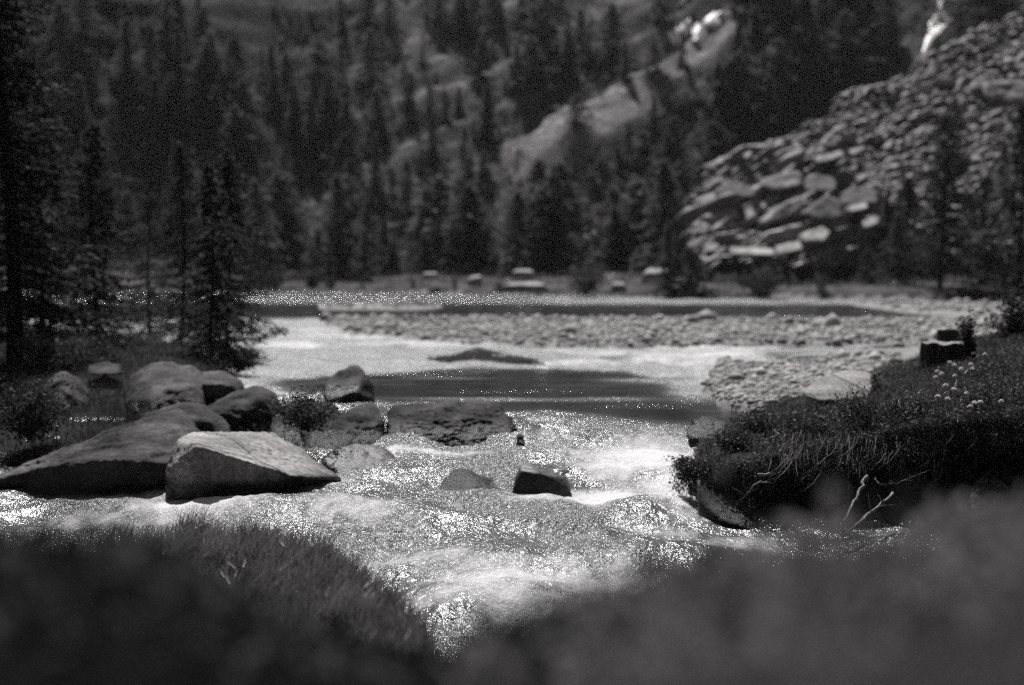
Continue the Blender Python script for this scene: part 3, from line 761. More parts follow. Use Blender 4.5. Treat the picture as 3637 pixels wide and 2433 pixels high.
SB = [
 ([(762, 159), (800, 143), (805, 149), (804, 164), (772, 176), (763, 168)], 92, 'scree', 'largest pale block tilted up on top of the left end of scree'),
 ([(731, 159), (744, 163), (762, 170), (761, 176), (732, 174)], 92, 'slab_pale', 'bright pale block at the extreme upper left corner of scree'),
 ([(739, 155), (758, 156), (764, 164), (748, 165)], 95, 'scree_dark', 'dark flat block wedged behind the bright corner block'),
 ([(760, 180), (792, 170), (803, 172), (803, 186), (773, 192), (762, 188)], 89, 'scree', 'broad pale block lying under the largest tilted block'),
 ([(805, 179), (816, 174), (840, 179), (838, 191), (806, 193)], 89, 'scree_dark', 'dark squarish block with pale left edge right of the broad pale block'),
 ([(714, 192), (729, 178), (743, 183), (760, 190), (757, 199), (718, 199)], 88, 'scree_dark', 'dark arched block with pale upper left rim at the left scree edge'),
 ([(708, 215), (721, 202), (736, 205), (738, 216), (730, 227), (711, 223)], 86, 'scree', 'round grey boulder at the far left foot of scree'),
 ([(759, 223), (783, 203), (803, 195), (811, 205), (789, 217), (763, 227)], 85, 'scree', 'long pale slanting block across the middle of left scree'),
 ([(742, 213), (752, 205), (757, 220), (748, 224)], 86, 'scree', 'small pale pointed block left of the slanting block'),
 ([(801, 214), (826, 195), (843, 200), (846, 220), (814, 222)], 84, 'scree_dark', 'grey block with bright slanting top edge right of slanting block'),
 ([(841, 193), (856, 187), (880, 191), (880, 205), (843, 207)], 86, 'scree_dark', 'nearly black hollow-backed block in the middle of scree'),
 ([(729, 247), (752, 247.5), (775, 248.5), (775, 256), (731, 254)], 80, 'scree', 'low white slab lying along the bottom of scree, left of two'),
 ([(777, 246), (801, 240), (803, 250), (778, 256)], 80, 'scree', 'low pale slab tilted along the bottom of scree, right of two'),
 ([(849, 206), (867, 202), (869, 208), (852, 213)], 83, 'scree', 'pale slab just below the black hollow-backed block'),
 ([(862, 222), (878, 215), (880, 222), (866, 230)], 82, 'scree', 'pale tilted slab low on scree beside the slim dark conifers'),
 ([(802, 234), (823, 226), (832, 232), (826, 242), (804, 243)], 81, 'scree', 'pale rounded block above the right-hand bottom slab'),
 ([(983, 83), (1000, 80), (1030, 82), (1032, 100), (1010, 104), (985, 99)], 104, 'scree', 'big smooth boulder high on scree at the right edge of view'),
 ([(970, 89), (978, 78), (987, 75), (988, 83), (977, 91)], 105, 'slab_pale', 'bright wedge stone leaning against the big boulder high on scree'),
 ([(813, 157), (842, 150), (845, 156), (818, 165)], 92, 'scree', 'pale flat slab right of the largest tilted block'),
 ([(822, 142), (838, 125), (845, 132), (838, 147), (826, 150)], 95, 'scree', 'upright pale block on the upper edge of scree'),
]
for i, (c, Yf, m, lab) in enumerate(SB):
    scree_block(c, Yf, 2.6, M[m], lab, 40 + i)

protos = []
for k in range(9):
    r_ = np.random.default_rng(200 + k)
    pts = r_.uniform(-1, 1, (11, 3)) * np.array([1.0, 0.75, 0.45])
    V, T = hull_rock(pts, sub=3, p=16, noise=0.08, seed=k * 3.1)
    protos.append(make_mesh('scree_stone', V, [T], M['scree'] if k % 3 else M['scree_dark'], smooth=False))
rs = np.random.default_rng(31)
cand = []
tries = 0
while len(cand) < 280 and tries < 20000:
    tries += 1
    px, py = rs.uniform(700, 1026), rs.uniform(5, 262)
    p = zs_hit(px, py)
    if p is None or p[2] < 0.6: continue
    if any((px - q[0]) ** 2 + (2 * (py - q[1])) ** 2 < 30 for q in cand): continue
    cand.append((px, py, p))
for (px, py, p) in cand:
    o = link('scree_stone', protos[rs.integers(9)], loc=p + np.array([0, 0, 0.1]))
    s = rs.uniform(0.22, 0.55) * (2.1 if px < 870 and py > 150 - (px - 700) * .1 else 1.0) * (1.9 if rs.random() < .08 else 1)
    o.scale = (s * rs.uniform(1.0, 1.7), s * .9, s * rs.uniform(.7, 1.1))
    o.rotation_euler = (rs.normal() * .22, rs.normal() * .22 - 0.42, rs.normal() * .5)
    tag(o, 'angular grey block among many like it on the scree slope at right', 'rock', 'angular blocks strewn over the scree')
# the countless small stuff between them
mb = MB()
V0, T0 = ico(1)
n = 0
while n < 5200:
    px, py = rs.uniform(690, 1040), rs.uniform(0, 266)
    p = zs_hit(px, py)
    if p is None or p[2] < 0.3: continue
    n += 1
    s = 0.08 + 0.50 * rs.random() ** 3
    q = V0 * rs.uniform(0.6, 1.3, 3) * (1 + 0.25 * rs.normal(size=(len(V0), 1)))
    q = q * np.array([1.5, 0.8, 0.5])
    a = rs.normal() * .5; ca, sa = math.cos(a), math.sin(a)
    b = -0.42 + .25 * rs.normal(); cb, sb = math.cos(b), math.sin(b)
    q = q @ np.array([[ca, sa, 0], [-sa, ca, 0], [0, 0, 1]]) @ np.array([[cb, 0, -sb], [0, 1, 0], [sb, 0, cb]])
    mb.add(q * s + p, None, T0)
tag(link('scree', mb.mesh('scree', M['scree'], False)), kind='stuff')

# gravel bars: loose pebbles
mb = MB()
rp = np.random.default_rng(12)
V1, T1 = ico(1)
n = 0
def scatter_pixels(n, x0, x1, y0, y1, rg):
    return np.stack([rg.uniform(x0, x1, n), rg.uniform(y0, y1, n)], 1)
P = np.concatenate([scatter_pixels(9000, 285, 1030, 318, 350, rp), scatter_pixels(6500, 680, 900, 355, 430, rp), scatter_pixels(2500, 260, 1030, 300, 320, rp)])
pts = np.array([hit(a, b, 0.1) for a, b in P])
zg = z_ground(pts[:, 0], pts[:, 1])
inside = np.maximum.reduce([sdf(q, pts[:, 0], pts[:, 1]) for q in (BAR_MAIN, BAR_RIGHT, BAR_FAR, BAR_FAR_R)]) > 0.1
ok = inside & (zg > 0.05) & (sdf(BANK, pts[:, 0], pts[:, 1]) < 0.1)
pts = pts[ok]; zg = zg[ok]
for p, z in zip(pts, zg):
    s = 0.0015 * p[1] * math.exp(0.42 * rp.normal()) * (1.8 if rp.random() < .04 else 1)
    mb.add(V1 * rp.uniform(0.6, 1.25, 3) * np.array([1.1, 1, .75]) * s + np.array([p[0], p[1], z + 0.15 * s]), None, T1)
tag(link('pebbles', mb.mesh('pebbles', M['pebble'])), kind='stuff')

# ------------------------------------------------------------------ cascades and pale rock up on the mountain
def hill_hit(px, py):
    d = ray(px, py)
    ts = np.linspace(98, 330, 2400) / d[1]
    zz = CAMZ + d[2] * ts
    gz = z_hill(d[0] * ts, d[1] * ts)
    b = np.nonzero(zz < gz)[0]
    return np.array([d[0] * ts[b[0]], d[1] * ts[b[0]], zz[b[0]]]) if len(b) else None

def cascade(name, px, width, mat, label, cat, seed):
    """a strip that follows the mountain surface, lumpy and a little proud of it"""
    mb = MB()
    cs = [hill_hit(*p) for p in px]
    k = []
    for i in range(len(cs) - 1):
        for t in np.linspace(0, 1, 10, endpoint=False):
            k.append((cs[i] * (1 - t) + cs[i + 1] * t, width[i] * (1 - t) + width[i + 1] * t))
    k.append((cs[-1], width[-1]))
    ctr = np.array([a for a, _ in k]); wd = np.array([b for _, b in k])
    t = np.gradient(ctr, axis=0); t /= np.linalg.norm(t, axis=1)[:, None]
    side = np.cross(t, [0, 0, 1]); side /= np.linalg.norm(side, axis=1)[:, None]
    m = 9
    V = []
    for j, s in enumerate(np.linspace(-1, 1, m)):
        e = 1 + 0.5 * perlin(np.arange(len(ctr)) * .35 + seed, j * 0 + 3.0 + np.sign(s) * 5)
        q = ctr + side * (s * wd * e)[:, None]
        q[:, 2] = z_hill(q[:, 0], q[:, 1]) + 0.35 * (1 - s * s) + 0.1 + 0.12 * perlin(q[:, 0] * 2, q[:, 1] * 2, seed)
        if abs(s) > .99: q[:, 2] -= 0.6
        V.append(q)
    V = np.stack(V, 1).reshape(-1, 3)
    mb.add(V, grid_faces(len(ctr), m))
    return tag(link(name, mb.mesh(name, mat)), label, cat)
cascade('waterfall', [(966, -8), (950, 12), (937, 32), (924, 57)], [0.8, 1.3, 1.0, 0.25], M['snow'], 'white cascade streaking down dark rock above the scree', 'waterfall', 1.0)
cascade('snow_patch', [(723, 18), (712, 26), (696, 29)], [0.35, 0.9, 0.7], M['snow'], 'brightest white snow patch high on the grassy spur, right of two', 'snow patch', 2.0)
cascade('snow_patch', [(690, 24), (680, 36), (669, 42)], [0.3, 0.6, 0.5], M['snow'], 'white snow patch on the grassy spur left of the brightest one', 'snow patch', 3.0)
cascade('snow_patch', [(698, 42), (694, 45)], [0.35, 0.35], M['snow'], 'small round white snow spot just under the brightest patch', 'snow patch', 4.0)
cascade('snow_patch', [(692, 1), (684, 3), (678, 10)], [0.2, 0.35, 0.25], M['slab_pale'], 'curled pale snow streak at the top edge above the spur', 'snow patch', 5.0)

# ------------------------------------------------------------------ conifers
def conifer(h, r, seed, nb=90, twigs=8, per=5, leaf=0.16, bare=0.08, droop=0.35, bend=0.0, rt=None, power=0.85, ragged=0.5):
    rg = np.random.default_rng(seed)
    zt = np.linspace(0, h, 14)
    ph = rg.uniform(0, 6.28)
    tx = bend * h * (zt / h) ** 1.5 + 0.012 * h * np.sin(zt / h * 5 + ph)
    ty = 0.010 * h * np.sin(zt / h * 4 + ph * 2)
    trunk = np.stack([tx, ty, zt], 1)
    rt = rt or 0.016 * h
    tb = MB(); tb.tube(trunk, rt * (1 - zt / h) ** 0.8 + 0.006, n=8)
    cen, axs, siz = [], [], []
    lump = rg.uniform(0, 6.28, 4)
    for i in range(nb):
        f = bare + (1 - bare) * ((i + rg.uniform(0, 1)) / nb)
        z0 = f * h
        az = i * 2.39996 + rg.normal() * 0.5
        L = r * ((1 - f) ** power) * (1 - ragged * rg.random() ** 2) + 0.035 * r
        L *= 1 + 0.30 * math.sin(f * 17 + lump[0]) * math.cos(az + lump[1]) + 0.2 * math.sin(f * 31 + lump[2] + 2 * az)
        dx, dy = math.cos(az), math.sin(az)
        b0 = np.array([np.interp(z0, zt, tx), np.interp(z0, zt, ty), z0])
        up = rg.normal() * 0.10 + 0.25 * f
        cz = lambda t: L * (up * t - droop * t ** 2 + 0.16 * t ** 4)
        sx = np.linspace(0, 1, 6)
        bp = b0 + np.stack([dx * L * sx, dy * L * sx, cz(sx)], 1)
        tb.tube(bp, 0.0026 * h * (1 - f * .6) * (1 - 0.85 * sx) + 0.002, n=4, cap=False)
        m = max(3, int(twigs * (0.35 + L / r)))
        t = (np.arange(m) + rg.random(m)) / m * 0.9 + 0.1
        sd = np.where(np.arange(m) % 2 == 0, 1.0, -1.0)
        tl = L * (0.16 + 0.34 * (1 - t)) * rg.uniform(.6, 1.2, m)
        st = b0 + np.stack([dx * L * t, dy * L * t, cz(t)], 1)
        td = np.stack([dx * .75 - dy * sd * .8, dy * .75 + dx * sd * .8, -0.25 - 0.35 * rg.random(m)], 1)
        td /= np.linalg.norm(td, axis=1)[:, None]
        en = st + td * tl[:, None]
        wv = np.array([0, 0, 0.0014 * h])
        V = np.stack([st - wv, st + wv, en], 1).reshape(-1, 3)
        tb.add(V, None, np.arange(3 * m).reshape(m, 3))
        k = per
        u = rg.uniform(0.05, 1.0, (m, k, 1))
        c = st[:, None] + (en - st)[:, None] * u + rg.normal(size=(m, k, 3)) * leaf * 0.35
        cen.append(c.reshape(-1, 3)); axs.append(np.repeat(td, k, 0)); siz.append(leaf * rg.uniform(0.5, 1.2, m * k))
        c2 = b0 + np.stack([dx * L * t, dy * L * t, cz(t)], 1) + rg.normal(size=(m, 3)) * leaf * .3
        cen.append(c2); axs.append(np.tile([dx, dy, -.2], (m, 1))); siz.append(leaf * rg.uniform(.6, 1.2, m))
    cen = np.concatenate(cen); axs = np.concatenate(axs); siz = np.concatenate(siz)
    lb = MB(); lb.add(*leaf_quads(cen, siz, rg, aspect=0.42, axis=axs))
    return tb, lb

def place_tree(name, loc, tb_me, lb_me, label, cat, group=None, rz=0.0, s=1.0):
    e = empty(name, loc, rz, s)
    if s != 1.0: k = random.uniform(1.0, 1.7); e.scale = (s * k, s * k, s)
    tag(e, label, cat, group)
    link('trunk', tb_me, e); link('crown', lb_me, e)
    return e

def z_at(X, Y):
    return float(z_ground(np.array([X]), np.array([Y]))[0])

# near larches on the left shore (px of the trunk, depth, height, crown radius ...)
for (px, Y, h_, r_, sd_, nb, tw, lab, rt) in [
    (6, 24.0, 10.0, 1.5, 11, 230, 12, 'tall black larch with thick straight trunk cut by the left picture edge', 0.14),
    (44, 33.0, 6.0, 1.3, 17, 170, 9, 'dense dark larch between the tall black larch and the slim one right of it', 0.08),
    (95, 29.0, 4.5, 1.05, 12, 170, 9, 'slim larch with dark straight trunk standing clear of the dense ones at left', 0.06),
    (150, 40.0, 4.8, 1.2, 18, 140, 8, 'dim bushy larch farther back between two slim larches', 0.06),
    (182, 35.0, 5.4, 1.15, 13, 170, 9, 'slim larch with slightly crooked trunk in the middle of the left larches', 0.06),
    (211, 25.5, 3.6, 0.75, 14, 110, 8, 'short young larch with thin stem between two taller left larches', 0.03),
    (229, 29.5, 4.8, 1.15, 15, 180, 9, 'bushy larch nearest the bright water, rightmost of the left larches', 0.055)]:
    x = (px - 512) / F * Y
    z = z_at(x, Y) - 0.05
    tb, lb = conifer(h_, r_, sd_, nb=int(nb * 1.0), twigs=tw, per=6, leaf=0.056 if sd_ not in (11, 17) else 0.075, bare=0.05, droop=0.30, rt=rt, power=0.55, ragged=.6)
    place_tree('larch_tree', (x, Y, z), tb.mesh('trunk', M['bark']), lb.mesh('crown', M['needles'], False), lab, 'tree')

# mid-distance and far trees: a few prototypes, copied
protoT = []
for k, (h_, r_, bend, pw, nb, rag) in enumerate([(8.5, 2.4, 0.0, .75, 95, .5), (9.5, 2.3, 0.02, .85, 100, .7), (7.0, 2.7, 0.0, .6, 85, .6), (9.0, 1.8, -0.02, .8, 85, .8), (7.5, 2.9, 0.03, .65, 95, .5), (10.0, 2.7, 0.0, .9, 110, .6), (6.5, 2.2, 0.05, .5, 70, .8), (8.0, 2.0, -0.04, .7, 60, .9)]):
    tb, lb = conifer(h_, r_, 60 + k, nb=nb, twigs=6, per=3, leaf=0.27, bare=0.03, droop=0.42, bend=bend, power=pw, ragged=rag)
    protoT.append((tb.mesh('trunk', M['bark']), lb.mesh('crown', M['needles_far'], False), lb.mesh('crown', M['needles_dark'], False), h_))

def far_tree(px, py_base, py_top, k, label, group=None, dark=False, Y=None, name='conifer_tree'):
    if Y is None:
        p = hill_hit(px, py_base)
        if p is None: return
    else:
        x = (px - 512) / F * Y
        p = np.array([x, Y, max(z_at(x, Y), -9)])
        if px > 700: p[2] = max(p[2], float(z_scree(np.array([x]), np.array([Y]))[0]) if z_scree(np.array([x]), np.array([Y]))[0] > 0.4 else p[2])
    tb, lb, lbd, h_ = protoT[k % 8]
    hh = (py_base - py_top) / F * p[1]
    place_tree(name, tuple(p - np.array([0, 0, 0.2])), tb, lbd if dark else lb, label, 'tree', group, random.uniform(0, 6.28), hh / h_)

# trees one can tell apart
for a in [
    (986, 260, 150, 4, 'shorter dark conifer right of the tall slim one before the scree', 78, 1),
    (897, 264, 192, 4, 'small dense dark conifer left of the tall slim one at the scree foot', 79, 1),
    (868, 262, 222, 2, 'very small dark conifer among the lowest scree blocks', 80, 1),
    (664, 266, 150, 0, 'open-crowned larch with leaning trunk just left of the scree blocks', 95, 0),
    (690, 262, 178, 1, 'slim conifer close against the left scree edge', 96, 0),
    (517, 262, 176, 2, 'broad dark conifer behind the flat pale far shore stone', 99, 1),
    (640, 258, 165, 4, 'dense conifer above the two white stones', 101, 0),
    (668, 276, 196, 5, 'bushy conifer standing right against the lowest left corner of the scree', 79, 0),
    (690, 278, 222, 2, 'low wide conifer before the lowest left scree blocks', 78, 1),
    (1020, 262, 60, 5, 'tall conifer at the right picture edge before the scree', 72, 1),
]:
    far_tree(a[0], a[1], a[2], a[3], a[4], dark=bool(a[6]), Y=a[5])
def spur_clear(px, py, hpx):
    line = 135 - (px - 511) * 0.56
    return not (495 < px < 735 and py > line and py - hpx < line + 38)
tb, lb = conifer(9.3, 2.0, 97, nb=170, twigs=9, per=5, leaf=0.13, bare=0.10, droop=.32, rt=.17, power=.45, ragged=.6)
place_tree('conifer_tree', ((942 - 512) / F * 76, 76, z_at((942 - 512) / F * 76, 76) - .2), tb.mesh('trunk', M['bark']), lb.mesh('crown', M['needles'], False), 'tall conifer with dark trunk and see-through crown standing alone before the scree', 'tree')
for i, (a, b, c) in enumerate([(884, 258, 188), (905, 262, 176), (848, 178, 150), (955, 128, 96), (1003, 196, 140), (968, 262, 190), (806, 262, 232)]):
    p = zs_hit(a, b)
    if p is None: continue
    hh = (b - c) / F * p[1]; pr = protoT[(i * 3 + 1) % 8]
    place_tree('conifer_tree', tuple(p - np.array([0, 0, .2])), pr[0], pr[2] if i % 2 else pr[1], ['slim dark conifer rooted at the scree foot right of the hollow-backed block', 'dark conifer just left of the tall see-through one', 'little conifer rooted mid scree above the hollow-backed block',
        'small conifer high on scree below the big boulder', 'conifer on the right side of scree near the picture edge', 'dark conifer just right of the tall see-through one', 'stunted conifer by the bottom slabs of scree'][i], 'tree', None, random.uniform(0, 6), hh / pr[3])
# foot of the slope: close-set row
rt_ = np.random.default_rng(5)
for i in range(46):
    px = rt_.uniform(250, 705)
    Y = rt_.uniform(97, 112)
    hpx = rt_.uniform(40, 112)
    x = (px - 512) / F * Y
    d = (CAMZ - z_at(x, Y)) / Y * F + 262
    if not spur_clear(px, d, hpx): hpx = max(45, min(hpx, d - (135 - (px - 511) * 0.56) - 40))
    far_tree(px, d, d - hpx, rt_.integers(8), 'blurred conifer in the close row along the foot of the mountain', 'conifers along the foot of the mountain', dark=rt_.random() < .35, Y=Y)
def grow(n, box, hrange, label, group, dark, seed, reject=None):
    rg = np.random.default_rng(seed); c = 0; t = 0
    while c < n and t < n * 30:
        t += 1
        px, py = rg.uniform(box[0], box[1]), rg.uniform(box[2], box[3])
        if reject and reject(px, py): continue
        p = hill_hit(px, py)
        hp = rg.uniform(*hrange)
        if p is None or not spur_clear(px, py, hp): continue
        far_tree(px, py, py - hp, rg.integers(8), label, group, rg.random() < dark)
        c += 1
spur = lambda px, py: abs(py - (135 - (px - 511) * 0.56)) < 34 and 490 < px < 740 and py > (125 - (px - 511) * 0.56) and py < (135 - (px - 511) * 0.56) + 34
grow(78, (0, 300, 20, 262), (30, 75), 'dim conifer in the shaded forest on the left flank of the mountain', 'conifers on the shaded left flank', 0.6, 21)
grow(50, (300, 520, 10, 255), (24, 62), 'blurred conifer scattered over the sunlit middle of the mountain slope', 'conifers on the middle of the slope', 0.35, 22, spur)
grow(54, (520, 720, 20, 250), (26, 72), 'blurred conifer on the slope around the pale grassy spur', 'conifers around the grassy spur', 0.45, 23, spur)
grow(52, (715, 925, 10, 185), (40, 90), 'dark conifer in the dense wood above the upper edge of the scree', 'conifers above the scree', 0.5, 24, lambda px, py: py > 165 - (px - 715) * 0.5 or px > 893 - 0 * py)
for i, (a, b, c) in enumerate([(614, 84, 46), (625, 80, 40), (654, 74, 40), (682, 66, 30), (577, 124, 92)]):
    far_tree(a, b, c, i, 'blurred conifer growing on the pale grassy spur itself', 'conifers on the spur')
grow(10, (965, 1030, -10, 40), (50, 80), 'dark conifer right of the white cascade', 'conifers right of the cascade', 0.9, 25)

# low scrub on the mountain side
rg = np.random.default_rng(8)
X = rg.uniform(-62, 62, 60000); Y = rg.uniform(106, 172, 60000)
cl = fbm(X * .22, Y * .22, 9.0)
keep = ((cl > 0.05) & (hill_pale(X, Y) < 0.55)) | ((cl > 0.3) & (rg.random(len(X)) < .5))
X, Y, cl = X[keep], Y[keep], cl[keep]
mb = MB(); mb.add(*leaf_quads(np.stack([X, Y, z_hill(X, Y) + .15 + cl * 1.3 * rg.random(len(X))], 1), rg.uniform(.12, .32, len(X)), rg, aspect=.5))
tag(link('hillside_scrub', mb.mesh('hillside_scrub', M['needles_far'], False)), kind='stuff')

# ------------------------------------------------------------------ bushes
def bush(px, py, w, h, Y, label, seed, mat='shrub', n=900, leaf=None, name='bush', cat='bush', upright=0.0):
    rg = np.random.default_rng(seed)
    x = (px - 512) / F * Y
    base = at(px, py, Y)
    W, H = w / F * Y / 2, h / F * Y
    lf = leaf or max(0.02, 0.09 * W)
    e = empty(name, tuple(base))
    tag(e, label, cat)
    sb = MB()
    cen = []
    for i in range(14):
        a = rg.uniform(0, 6.28); rr = W * math.sqrt(rg.random()) * 0.85
        tip = np.array([math.cos(a) * rr, math.sin(a) * rr, H * (1 - 0.45 * (rr / W) ** 2) * rg.uniform(.75, 1.08)])
        s = np.linspace(0, 1, 5)[:, None]
        p = tip * s * np.array([1, 1, 1]) + np.array([0, 0, 0.1 * H]) * np.sin(s * 3)
        sb.tube(p, 0.02 * W * (1 - .8 * s[:, 0]) + .002, n=4, cap=False)
        m = n // 14
        t = rg.uniform(0.2, 1.05, m)[:, None]
        cen.append(tip * t + rg.normal(size=(m, 3)) * np.array([.20 * W, .20 * W, .10 * H]))
    cen = np.concatenate(cen); cen[:, 2] = np.abs(cen[:, 2])
    lb = MB(); lb.add(*leaf_quads(cen, lf * rg.uniform(.6, 1.3, len(cen)), rg, aspect=.5))
    link('stems', sb.mesh('stems', M['bark']), e); link('foliage', lb.mesh('foliage', M[mat], False), e)
    return e
for a in [
    (313, 290, 34, 22, 88, 'dark round bush leftmost on the far shore', 1),
    (363, 291, 8, 15, 88, 'thin dark bush right of the leftmost far shore bush', 2),
    (413, 291, 10, 16, 86, 'small dark bush in the left half of the far shore', 3),
    (455, 293, 11, 24, 84, 'narrow upright dark bush beside the tilted dark block', 4),
    (499, 293, 13, 12, 82, 'low dark bush at the left end of the broad low stone', 5),
    (585, 296, 54, 33, 80, 'biggest dark bush in the middle of the far shore', 6),
    (759, 299, 54, 33, 76, 'wide black bush at the far waterline below the scree', 7),
    (822, 299, 20, 27, 76, 'smaller dark bush right of the wide black bush', 8),
    (975, 302, 30, 14, 73, 'low dark bush at the right end of the far shore', 9)]:
    bush(*a[:5], a[5], 70 + a[6], n=700, mat='needles_dark' if a[6] in (6, 7, 8) else 'shrub')
bush(308, 432, 76, 40, 15.6, 'dry twiggy bush growing between the dark boulders', 90, 'shrub', 2600, 0.022)
bush(60, 372, 110, 42, 22.0, 'leafy dark bush under the larches at the far left', 91, 'shrub', 3200, 0.035)
bush(30, 440, 110, 60, 15.8, 'dark leafy bush behind the long sloping boulder at far left', 92, 'shrub', 4200, 0.025)
bush(240, 372, 60, 26, 24.5, 'dark low bush at the foot of the rightmost left larch', 93, 'shrub', 2200, 0.03)
bush(969, 358, 26, 48, 18.6, 'leafy plant growing beside the right end of the stump', 94, 'heath', 900, 0.025, 'leafy_plant', 'plant')
for i, (bx, by, bw, bh, bY) in enumerate([(760, 432, 60, 22, 14.6), (812, 440, 70, 26, 13.9), (868, 436, 80, 44, 13.7), (925, 440, 80, 46, 13.6), (985, 440, 90, 60, 13.5), (735, 455, 44, 24, 14.0)]):
    bush(bx, by, bw, bh, bY, ['low leafy shrub at the upstream corner of the right bank', 'low shrub on the bank rim in front of the flat pale slab', 'low dark shrub on the bank rim above the leaning stick',
        'dark shrub on the bank rim right of the leaning stick', 'tall dark shrub on the bank rim at the right edge of view', 'small shrub overhanging the grey boulder at the bank tip'][i], 400 + i, 'heath', 1700, 0.02, 'low_shrub', 'shrub')
bush(1012, 352, 50, 60, 22.0, 'shadowy bush at right picture edge behind the flowers', 95, 'shrub', 1800, 0.035)

# ------------------------------------------------------------------ stump
def stump():
    Y = 18.8
    b = at(948, 361, Y)
    e = empty('tree_stump', tuple(b)); tag(e, 'old dark tree stump with splintered back on the right bank', 'stump')
    mb = MB()
    n = 40
    th = np.linspace(0, 2 * np.pi, n, endpoint=False)
    R = 0.30
    k = []
    for i, z in enumerate(np.linspace(-0.12, 0.235, 9)):
        rr = R * (1.12 - 0.3 * z) * (1 + 0.07 * np.sin(th * 9 + z * 3) + 0.05 * np.sin(th * 17))
        k.append(np.stack([rr * np.cos(th) * 1.05, rr * np.sin(th), np.full(n, z) + (0.015 * np.sin(th * 7) if i == 8 else 0)], 1))
    V = np.concatenate(k)
    i = np.arange(9 * n).reshape(9, n); j = np.roll(i, -1, 1)
    mb.add(V, np.stack([i[:-1], j[:-1], j[1:], i[1:]], -1).reshape(-1, 4))
    link('bark', mb.mesh('bark', M['stump_wood']), e)
    mb = MB(); top = k[-1].copy(); top[:, :2] *= 0.985; top[:, 2] += 0.006
    inner = top * np.array([.5, .5, 1]); inner[:, 2] += 0.012
    V = np.vstack([top, inner, [[0, 0, .25]]])
    a = np.arange(n); b_ = np.roll(a, -1)
    mb.add(V, np.stack([a, b_, b_ + n, a + n], -1), np.stack([a + n, b_ + n, np.full(n, 2 * n)], -1))
    link('cut_top', mb.mesh('cut_top', M['deadwood'], False), e)
    V, T = hull_rock(np.array([(-.10, .08, .15), (.22, .05, .15), (-.10, .25, .15), (.22, .25, .15), (-.11, .10, .40), (.16, .10, .42), (-.09, .22, .41), (.2, .22, .36)]), sub=4, p=24, noise=.05, seed=3)
    link('splintered_back', make_mesh('splintered_back', V, [T], M['stump_wood']), e)
stump()

# ------------------------------------------------------------------ sticks and roots of the right bank
def stick(pts, r0, r1, label, mat='deadwood', name='driftwood_stick', cat='stick', twigs=0, seed=0):
    rg = np.random.default_rng(seed)
    P = np.array(A(pts)); k = 14
    t = np.linspace(0, len(P) - 1, k)
    Q = np.stack([np.interp(t, np.arange(len(P)), P[:, i]) for i in range(3)], 1)
    Q += 0.006 * rg.normal(size=Q.shape)
    mb = MB(); mb.tube(Q, np.linspace(r0, r1, k), n=8)
    b = Q.mean(0)
    for i in range(twigs):
        s = Q[rg.integers(3, k - 2)]
        d = rg.normal(size=3) * np.array([.12, .06, .08])
        mb.tube(np.stack([s, s + d * .5 + [0, 0, .01], s + d]), np.array([r1 * .8, r1 * .5, .001]), n=5)
    mb.V = [v - b for v in mb.V]
    return tag(link(name, mb.mesh(name, M[mat]), loc=b), label, cat)
stick([(757.5, 475, 12.97), (768, 474.5, 12.97), (784, 472, 13.22)], .013, .011, 'short pale broken branch end sticking out of the right bank', seed=1)
stick([(738, 505, 13.02), (755, 484, 12.92), (784, 476.5, 13.22)], .009, .006, 'thin bent twig below the short broken branch end', twigs=4, seed=2)
stick([(866, 476, 12.62), (857, 496, 12.47), (843.5, 525, 12.22)], .017, .009, 'long pale leaning stick standing in the water before the bank', seed=3)
stick([(893, 494, 12.52), (869, 513, 12.22), (842, 537, 11.97)], .013, .009, 'forked pale stick slanting into the water right of the leaning one', twigs=5, seed=4)
stick([(843, 463, 12.72), (847, 478, 12.72), (853, 497, 12.62)], .012, .008, 'dim grey root hanging down in the dark hollow of the bank', 'boulder_dark', seed=5)
stick([(838, 448, 12.72), (822, 462, 12.67), (800, 482, 12.72)], .010, .005, 'thin dim root slanting across the dark bank face', 'boulder', twigs=3, seed=6)
stick([(875, 478, 12.52), (880, 485, 12.42), (900, 482, 12.52), (930, 470, 12.62)], .009, .005, 'thin dark root curving along the bank at right', 'boulder', twigs=4, seed=7)
stick([(929, 276, 76.0), (930, 266, 76), (931, 256, 76.0)], .14, .10, 'pale dead stub standing at the foot of the tall slim conifer', 'deadwood', 'dead_stub', 'dead tree', seed=8)

# ------------------------------------------------------------------ grasses and ground plants
def surf_points(poly_or_fn, n, box, rg, zmin=-9):
    X = rg.uniform(box[0], box[1], n); Y = rg.uniform(box[2], box[3], n)
    return X, Y

rg = np.random.default_rng(77)
# right bank turf
X = rg.uniform(1.6, 8.5, 70000); Y = rg.uniform(11.0, 26.0, 70000)
keep = (sdf(BANK, X, Y) > 0.16) & (X < 0.42 * Y) & (rg.random(len(X)) < np.clip(1.3 - (Y - 11) * 0.06, .2, 1))
X, Y = X[keep], Y[keep]
Z = z_ground(X, Y)
dB = sdf(BANK, X, Y)
nrm_hang = np.clip(1 - dB / 0.7, 0, 1)
ld = np.stack([-0.3 + rg.normal(size=len(X)) * .6, -0.5 * nrm_hang - 0.1 + rg.normal(size=len(X)) * .9], 1)
ld /= np.linalg.norm(ld, axis=1)[:, None]
lean = 0.35 + 0.7 * nrm_hang * rg.random(len(X)) + 0.5 * rg.random(len(X))
hh = rg.uniform(0.03, 0.11, len(X)) * (1 + .8 * (perlin(X * 1.2, Y * 1.2) > .1)) * np.where(rg.random(len(X)) < .35 + .65 * (perlin(X * 3, Y * 3, 1) > 0), 1, .4)
mb = MB(); mb.add(*blades(np.stack([X, Y, Z - .01], 1), hh, ld, lean, 0.006 + 0.0003 * Y, rg))
tag(link('bank_grass', mb.mesh('bank_grass', M['heath'], False)), kind='stuff')
